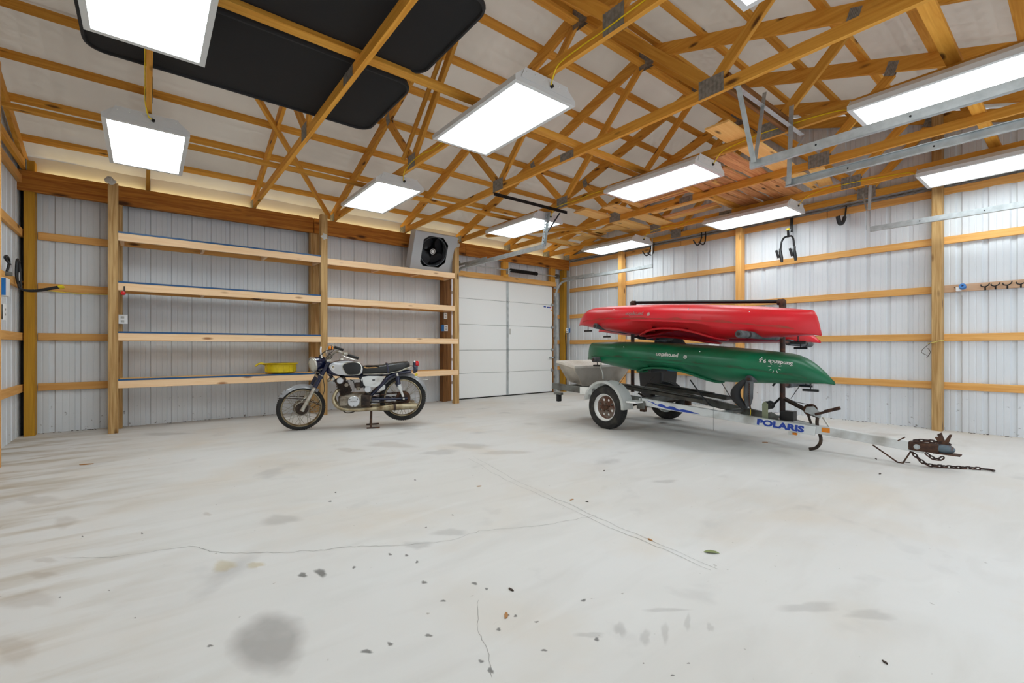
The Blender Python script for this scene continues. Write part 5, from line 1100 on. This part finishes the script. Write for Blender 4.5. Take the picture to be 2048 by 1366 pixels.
for s in (1, -1):
    mt('centre_stand', [(.40, s*.08, .26), (.405, s*.12, .08), (.41, s*.15, .006)], .012, M_rust, None, 8); mt('stand_foot', [(.46, s*.15, .008), (.30, s*.155, .010)], .010, M_rust, None, 8)
mt('stand_bar', [(.403, -.115, .11), (.403, .115, .11)], .009, M_rust, None, 8)
# ================================================================== SMALL THINGS
def hook_w(label, y, z, grp='black wall hooks on the top rail'):
    x = XR-.05; t = thing('bike_hook', label, 'hook', (x, y, z), grp)
    for dx in (0.0,):
        P = smooth_pts([(x-.02, y+.035, z-.02), (x-.02, y+.035, z+.10), (x-.02, y, z+.15), (x-.02, y-.035, z+.10), (x-.03, y-.035, z-.08), (x-.10, y-.03, z-.16), (x-.20, y-.01, z-.12)], 5)
        obj('hook_rod', tube_bm(P, .011, 8), M_blkm, t, smooth=60)
        P = smooth_pts([(x-.03, y+.035, z-.02), (x-.10, y+.04, z-.14), (x-.17, y+.05, z-.16), (x-.24, y+.07, z-.08)], 5); obj('hook_rod', tube_bm(P, .011, 8), M_blkm, t, smooth=60)
    return t
hook_w('black double bike hook on the top rail near the thin steel hanger, farther one', 5.35, 2.98); hook_w('black double bike hook on the top rail, nearer the U-shaped rack', 4.29, 3.0)
t = thing('folding_rack', 'black folding U-shaped wall rack with padded arms and a yellow cap', 'rack', (XR-.05, 2.89, 3.0)); x = XR-.06
obj('wall_strap', bbox((x, 2.87, 2.91), (.02, .04, .22), .004), M_blk, t); obj('chrome_tube', tube_bm([(x-.03, 2.88, 2.84), (x-.03, 2.90, 2.75)], .014), M_galv, t, smooth=50); obj('yellow_cap', tube_bm([(x-.16, 2.86, 2.83), (x-.16, 2.86, 2.80)], .024, 12), M_yel, t, smooth=50); obj('cap_stem', tube_bm([(x-.16, 2.86, 2.80), (x-.10, 2.88, 2.72)], .016), M_blk, t)
for s, yo in ((1, 2.98), (-1, 2.79)):
    xx = x-.12; P = smooth_pts([(x-.05, 2.90, 2.73), (x-.08, 2.89+s*.05, 2.72), (xx, yo-.01*s, 2.64), (xx, yo, 2.50)], 6); obj('bent_tube', tube_bm(P, .014, 8), M_blkm, t, smooth=50)
    obj('foam_arm', tube_bm([(xx, yo+.005*s, 2.55), (xx-.01, yo-.0*s, 2.50), (xx-.02, yo-.02, 2.40), (xx-.03, yo-.03, 2.335)], [.017, .023, .024, .018], 10), M_blk, t, smooth=50)
    obj('foam_arm', tube_bm([(xx-.07, yo+.035, 2.52), (xx-.05, yo+.01, 2.40)], [.018, .018], 10), M_blk, t, smooth=50)
t = thing('wall_hook', 'small black J-shaped hook on the top rail right of the U-shaped rack', 'hook', (XR-.05, 2.17, 3.0))
obj('hook_plate', tube_bm([(XR-.06, 2.165, 3.03), (XR-.07, 2.18, 2.86)], .016, 6, flat=.6), M_blk, t, smooth=50); obj('hook_curve', tube_bm(smooth_pts([(XR-.07, 2.18, 2.88), (XR-.09, 2.20, 2.80), (XR-.15, 2.22, 2.79), (XR-.19, 2.23, 2.88)], 5), .030, 8, flat=.8), M_blk, t, smooth=50)
for k, y in enumerate((.79, .705, .61, .505)):
    o = tube_bm(smooth_pts([(XR-.05, y+.035, 1.775), (XR-.08, y+.028, 1.755), (XR-.085, y, 1.745), (XR-.08, y-.028, 1.76), (XR-.05, y-.036, 1.785)], 4), .006, 6); tube_bm([(XR-.04, y, 1.735), (XR-.085, y, 1.746)], .005, 5, bm=o); bx(o, (XR-.040, y, 1.73), (.006, .014, .045))
    tag(obj('rail_hook', o, M_blkm, None, smooth=60), 'black double-ended hook on the third rail at the right edge, %s from the blue tape' % ('first', 'second', 'third', 'fourth')[k], 'hook', 'rail hooks at the right edge')
tp = thing('tape_roll', 'small blue roll in a clear holder on the right wall rail', 'tape', (XR-.05, 1.0, 1.745))
obj('roll', lathe_bm([(.012, -.02), (.032, -.02), (.032, .02), (.012, .02)], 20, closed=True), M_blue2, tp, T((XR-.10, .975, 1.765)) @ Ry(PI/2+.4), smooth=40); obj('holder', bbox((XR-.06, 1.015, 1.74), (.05, .045, .05), .004), M_sign, tp); obj('dangling_tag', box((XR-.07, .985, 1.685), (.004, .01, .05)), M_print, tp)
obj('nail', tube_bm([(XR-.04, 1.05, 1.76), (XR-.07, 1.05, 1.765)], .004, 5), M_blkm, tp)
cord = tag(obj('cord', tube_bm(smooth_pts([(XR-.03, 1.30, 1.08), (XR-.185, 1.255, 1.085), (XR-.19, 1.20, 1.10), (XR-.185, 1.145, 1.115), (XR-.10, 1.14, 1.12)], 5), .006, 6), mat('straw_rope', srgb(196, 176, 96), .8), None, smooth=60), 'thin straw-coloured cord tied round the right wall post', 'cord')
wv = thing('wire_scrap', 'thin grey wire scraps hanging beside the right wall post', 'wire', (XR-.05, 1.3, 1.0))
for p in ([(XR-.05, 1.28, 1.08), (XR-.09, 1.33, 1.02), (XR-.05, 1.36, .97), (XR-.08, 1.30, .93)], [(XR-.05, 1.30, 1.02), (XR-.08, 1.27, .97), (XR-.05, 1.31, .90)]): obj('wire', tube_bm(smooth_pts(p, 5), .003, 5), M_grime, wv, smooth=60)
# wall boxes behind the kayaks
t = thing('wall_panel_box', 'white metal panel box on the right wall below the green kayak', 'box', (XR-.08, 4.08, .13)); obj('box_body', bbox((XR-.045, 4.08, .45), (.09, .33, .62), .006), M_white, t); obj('box_door', bbox((XR-.096, 4.08, .45), (.012, .31, .59), .004), M_white, t)
MO = T((XR-.05, 4.11, 1.03)) @ Rz(-PI/2); outlet('white outlet box on the right wall just above the green kayak', 0, 0, 0, MO, .20, .13)
# black bin and bag
t = thing('trash_bin', 'black ribbed plastic bin standing by the right wall behind the trailer', 'bin', (7.0, 4.72, 0))
def rbox(hx, hy, n=8):
    P = []
    for cx, cy, a0 in ((hx-.06, hy-.06, 0), (-hx+.06, hy-.06, PI/2), (-hx+.06, -hy+.06, PI), (hx-.06, -hy+.06, 1.5*PI)):
        for k in range(n): a = a0+k*PI/2/(n-1); P.append((cx+.06*math.cos(a), cy+.06*math.sin(a)))
    return P
bm = bmesh.new(); R = [[bm.verts.new((x, y, z)) for x, y in rbox(h, h)] for h, z in ((.20, 0), (.23, .35), (.255, .74), (.27, .74), (.27, .79), (.25, .79), (.24, .70), (.18, .03))]
for A, B in zip(R, R[1:]):
    for i in range(len(A)): bm.faces.new((A[i], A[(i+1) % len(A)], B[(i+1) % len(A)], B[i]))
bm.faces.new(R[0]); bm.faces.new(R[-1]); obj('bin_body', bm, M_blk, t, T((7.0, 4.72, 0)), smooth=40)
lettering('ACE', .06, M_sign, t, T((6.752, 4.90, .63)) @ Rz(-PI/2) @ Rx(PI/2))
bg_ = bmesh.new(); bmesh.ops.create_icosphere(bg_, subdivisions=4, radius=1)
from mathutils import noise as _n
for v_ in bg_.verts:
    q = v_.co.copy(); k = 1+.16*_n.noise(q*2.4)+.07*_n.noise(q*6); v_.co = Vector((q.x*.22*k, q.y*.27*k, q.z*.30*k))
tag(obj('garbage_bag', bg_, M_bag, None, T((7.0, 4.50, 1.00)), smooth=70), 'lumpy black bag bulging up out of the black bin, under the red kayak', 'bag')
# left wall fittings
t = thing('wall_hook', 'black padded double hook with yellow tips on the left wall by the corner post', 'hook', (XL+.06, 7.3, 1.85)); 
P = smooth_pts([(XL+.07, 7.25, 1.72), (XL+.06, 7.22, 1.80), (XL+.06, 7.24, 1.95), (XL+.06, 7.30, 1.99), (XL+.06, 7.36, 1.93), (XL+.07, 7.37, 1.72)], 6); obj('hook_rod', tube_bm(P, .013, 8), M_blk, t, smooth=60)
for y0 in (7.25, 7.37):
    P = smooth_pts([(XL+.07, y0, 1.73), (XL+.09, y0-.02, 1.665), (XL+.20, y0-.02, 1.66), (XL+.38, y0-.02, 1.715)], 5); obj('padded_arm', tube_bm(P, .010, 8), M_blk, t, smooth=60); obj('yellow_tip', tube_bm([(XL+.38, y0-.02, 1.715), (XL+.42, y0-.02, 1.726)], .015, 8), M_yel, t, smooth=60)
obj('label', box((XL+.078, 7.24, 1.80), (.003, .016, .09)), M_sign, t)
t = thing('wall_hook', 'small black hook on the left wall rail at the left picture edge', 'hook', (XL+.05, 6.75, 1.85)); obj('hook_rod', tube_bm(smooth_pts([(XL+.05, 6.85, 1.80), (XL+.06, 6.88, 1.90), (XL+.06, 6.80, 1.95), (XL+.06, 6.70, 1.92), (XL+.1, 6.68, 1.85)], 5), .011, 8), M_blkm, t, smooth=60); obj('clamp_body', bbox((XL+.06, 6.86, 1.78), (.05, .05, .04), .006), M_steel, t)
t = thing('wall_box', 'white and blue box on the left wall at the left picture edge', 'box', (XL+.05, 6.72, 1.65)); obj('box_body', bbox((XL+.05, 6.74, 1.63), (.05, .18, .18), .004), M_sign, t); obj('blue_face', box((XL+.052, 6.648, 1.63), (.046, .003, .17)), M_blue2, t)
outlet('white outlet box on the left wall below the white and blue box', 0, 0, 0, T((XL+.06, 6.68, 1.38)) @ Rz(PI/2), .11, .16)
t = tag(obj('cable', tube_bm(smooth_pts([(-1.02, 7.66, 1.71), (-.8, 7.80-.05, 1.70), (-.55, 7.76, 1.695), (-.37, 7.74, 1.70)], 5), .005, 5), M_wire, None, smooth=60), 'thin yellow cable along the rail left of the first shelf upright', 'cable')
# floor marks ---------------------------------------------------------------
random.seed(5)
def blob(cx, cy, rx, ry, rot, n=18, j=.22):
    P = []
    ph = [random.uniform(0, 6.28) for _ in range(4)]
    for k in range(n):
        a = 2*PI*k/n; r = 1+j*(math.sin(2*a+ph[0])*.5+math.sin(3*a+ph[1])*.4+math.sin(5*a+ph[2])*.3); x_, y_ = rx*r*math.cos(a), ry*r*math.sin(a); P.append((cx+x_*math.cos(rot)-y_*math.sin(rot), cy+x_*math.sin(rot)+y_*math.cos(rot)))
    return P
def pxf(px, py):
    f_ = Vector((math.sin(YAW), math.cos(YAW))); r_ = Vector((math.cos(YAW), -math.sin(YAW))); t_ = 1.027*921.9/(py-695.5); d = f_+r_*((px-1024)/921.9); return d.x*t_, d.y*t_, t_
def stain_mat(name, col, amax, dark=0.0):
    m = bpy.data.materials.new(name); m.use_nodes = True; N = m.node_tree.nodes; L = m.node_tree.links; b = N['Principled BSDF']; b.inputs['Base Color'].default_value = col; b.inputs['Roughness'].default_value = .6
    at = N.new('ShaderNodeAttribute'); at.attribute_name = 'fade'; tc = N.new('ShaderNodeTexCoord'); n = N.new('ShaderNodeTexNoise'); n.inputs['Scale'].default_value = 9; n.inputs['Detail'].default_value = 6; L.new(tc.outputs['Object'], n.inputs['Vector'])
    ad = N.new('ShaderNodeMath'); ad.operation = 'ADD'; L.new(at.outputs['Fac'], ad.inputs[0]); mr0 = N.new('ShaderNodeMapRange'); mr0.inputs[3].default_value = -.4; mr0.inputs[4].default_value = .5; L.new(n.outputs[0], mr0.inputs[0]); L.new(mr0.outputs[0], ad.inputs[1])
    mr = N.new('ShaderNodeMapRange'); mr.inputs[1].default_value = .10; mr.inputs[2].default_value = 1.0; mr.inputs[4].default_value = amax; L.new(ad.outputs[0], mr.inputs[0]); L.new(mr.outputs[0], b.inputs['Alpha']); return m
def stain(P, m, h=.0008):
    bm = bmesh.new(); la = bm.verts.layers.float.new('fade'); cx = sum(p[0] for p in P)/len(P); cy = sum(p[1] for p in P)/len(P); rings = []
    for f, a in ((1, 0), (.8, .35), (.55, .9)):
        row = []
        for p in P: v_ = bm.verts.new((p[0]-cx, p[1]-cy, 0) if 0 else ((p[0]-cx)*f, (p[1]-cy)*f, 0)); v_[la] = a; row.append(v_)
        rings.append(row)
    n = len(P)
    for A, B in zip(rings, rings[1:]):
        for i in range(n): bm.faces.new((A[i], A[(i+1) % n], B[(i+1) % n], B[i]))
    c_ = bm.verts.new((0, 0, 0)); c_[la] = 1.0
    for i in range(n): bm.faces.new((rings[-1][i], rings[-1][(i+1) % n], c_))
    return obj('stain', bm, m, floor, T((cx, cy, h)))
S_big = stain_mat('damp_stain', srgb(150, 145, 140), .36); S_dk = stain_mat('oil_spot', srgb(112, 110, 108), .6); S_sm = stain_mat('grey_smudge', srgb(150, 148, 146), .15); S_br = stain_mat('brown_dirt', srgb(176, 154, 128), .14); S_ye = stain_mat('yellow_tint', srgb(222, 204, 160), .35)
def px_blob(px, py, w_, h_, m, j=.22, n=18):
    P = []; ph = [random.uniform(0, 6.28) for _ in range(3)]
    for k in range(n):
        a = 2*PI*k/n; r = 1+j*(math.sin(2*a+ph[0])*.6+math.sin(3*a+ph[1])*.5+math.sin(6*a+ph[2])*.3); x_, y_, _t = pxf(px+w_/2*r*math.cos(a), py+h_/2*r*math.sin(a)); P.append((x_, y_))
    return stain(P, m, .0006+random.random()*.0004)
px_blob(537, 1290, 185, 145, S_big, .10, 32)
for a in ((605,1150,26,10),(641,1145,30,18),(708,1135,8,7),(780,1109,9,6),(813,1111,11,5),(834,1124,8,6),(848,1165,12,9),(886,1202,13,6),(733,1303,24,12),(780,1288,16,9),(857,1271,16,9),(949,1167,14,7),(973,1178,10,5),(1031,1232,10,6),(997,1259,13,7),(1073,1244,10,5),(1088,1301,14,7),(981,1341,16,14),(1167,1201,13,7),(1193,1279,14,8),(962,1323,12,9),(1377,1327,7,4),(1345,1351,9,6),(1287,1327,5,3),(1770,1325,9,6),(852,1055,6,3),(905,1030,5,3),(284,1067,6,4),(270,1236,6,3),(218,1181,5,3),(165,1073,5,3),(120,1195,6,3),(420,1292,14,7),(1017,1230,6,4),(830,960,5,3),(660,1003,8,4),(671,985,6,3)): px_blob(*a, S_dk, .35, 14)
for a in ((835,1090,60,22),(900,1065,70,20),(940,892,90,14),(880,905,80,14),(1330,963,50,10),(1620,1215,120,30),(1740,1230,110,26),(1240,1258,26,40),(1290,1275,30,34),(1330,1265,22,44),(1375,1245,18,36),(1420,1255,18,22),(1180,1270,60,16),(560,1040,90,26),(1330,1220,90,12),(330,868,110,8)): px_blob(*a, S_sm, .3, 20)
for a in ((90,1120,50,16),(75,1000,90,26),(60,1200,120,50),(130,1045,60,30),(30,1300,120,60),(1010,905,110,12),(780,890,120,14),(414,1028,22,8),(1750,870,160,10),(85,1150,60,18),(700,900,70,10)): px_blob(*a, S_br, .3, 20)
for a in ((448,1132,60,26),(510,1130,40,16)): px_blob(*a, S_ye, .3, 18)
def crack(pts, w_=.0025, m=None):
    P = []
    for (a, b_), (c_, d_) in zip(pts, pts[1:]):
        for k in range(6): f = k/6; x_, y_, _ = pxf(a+(c_-a)*f+random.uniform(-2, 2), b_+(d_-b_)*f+random.uniform(-1.5, 1.5)); P.append((x_, y_))
    bm = bmesh.new(); A = []
    for i, p in enumerate(P):
        q = P[min(i+1, len(P)-1)]; o_ = P[max(i-1, 0)]; d = Vector((q[0]-o_[0], q[1]-o_[1])).normalized(); ww = w_*random.uniform(.5, 1.3)/2; A.append((bm.verts.new((p[0]-d.y*ww, p[1]+d.x*ww, .0012)), bm.verts.new((p[0]+d.y*ww, p[1]-d.x*ww, .0012))))
    for a, b_ in zip(A, A[1:]): bm.faces.new((a[0], a[1], b_[1], b_[0]))
    return obj('crack', bm, m or M_crack, floor)
M_crack = mat('crack_line', srgb(140, 137, 132), .8)
crack([(130,1116),(235,1114),(330,1100),(390,1092),(425,1104),(480,1107),(560,1105),(640,1101),(700,1094),(760,1092),(830,1089),(900,1082),(960,1062),(1050,1055),(1120,1046),(1205,1028)])
for dx, dy in ((0, 0), (14, -2)): crack([(935+dx,915+dy),(1010+dx,960+dy),(1100+dx,1000+dy),(1220+dx,1055+dy),(1330+dx,1100+dy),(1440+dx,1150+dy)], .002)
crack([(955,1200),(955,1260),(975,1300),(985,1366)], .0015)
# debris
x_, y_, _ = pxf(1422, 1106); lf = prism_bm([(-.035, 0), (-.02, .010), (0, .014), (.025, .010), (.04, 0), (.02, -.011), (0, -.013), (-.02, -.010)], .0015)
for v_ in lf.verts: v_.co.z += .006*abs(v_.co.y/.014)
tag(obj('leaf', lf, mat('green_leaf', srgb(128, 140, 88), .6), None, T((x_, y_, .003)) @ Rz(-.9)), 'curled green leaf lying on the floor right of centre', 'leaf')
M_bl = mat('brown_leaf', srgb(170, 120, 70), .8)
for k, (px, py, s, lb) in enumerate(((1143,1000,.018,'small orange-brown leaf scrap on the floor line right of centre'),(1300,1080,.018,'small tan leaf scrap on the floor just left of the green leaf'),(958,973,.018,'small tan chip on the floor near the picture centre'),(1012,1232,.02,'pale splinter on the floor among dark oil spots'),(1174,1004,.01,'tiny dark crumb on the floor beside the orange-brown leaf scrap'),(1208,942,.014,'small dark green crumb on the floor in front of the trailer'),(1022,1180,.016,'thin dark twig on the floor below the centre'),(172,929,.05,'thin orange stick on the floor at the left'),(1770,1326,.01,'dark pebble on the floor at the lower right'),(1530,885,.03,'brown scrap on the floor under the trailer tongue'),(1752,918,.02,'rusty flake on the floor beside the coupler'),(1812,925,.03,'rust crumbs on the floor below the chain'),(1760,948,.02,'small grey twig on the floor in front of the chain'))):
    x_, y_, _ = pxf(px, py); tag(obj('debris', prism_bm([(-s, -s*.2), (-s*.2, -s*.35), (s, -s*.1), (s*.7, s*.3), (0, s*.4), (-s*.8, s*.15)], .004, bev=0), M_bl if k in (0, 1, 2, 3, 7, 9) else M_grime, None, T((x_, y_, .0025)) @ Rz(k*1.3)), lb, 'debris')
# leaf litter along the wall feet
bm = bmesh.new()
for k in range(240):
    if k % 3: x_, y_ = XR-random.uniform(.02, .07), random.uniform(0, 7.5)
    else: x_, y_ = random.uniform(-1.1, 4.8), YB-random.uniform(.02, .07)
    s = random.uniform(.004, .014); bx(bm, (0, 0, 0), (s*2, s, .004), T((x_, y_, .003)) @ Rz(random.uniform(0, 6)))
stuff(tag(obj('wall_foot_litter', bm, M_grime, None), 'dark crumbs and leaf litter along the foot of the walls', 'litter'))
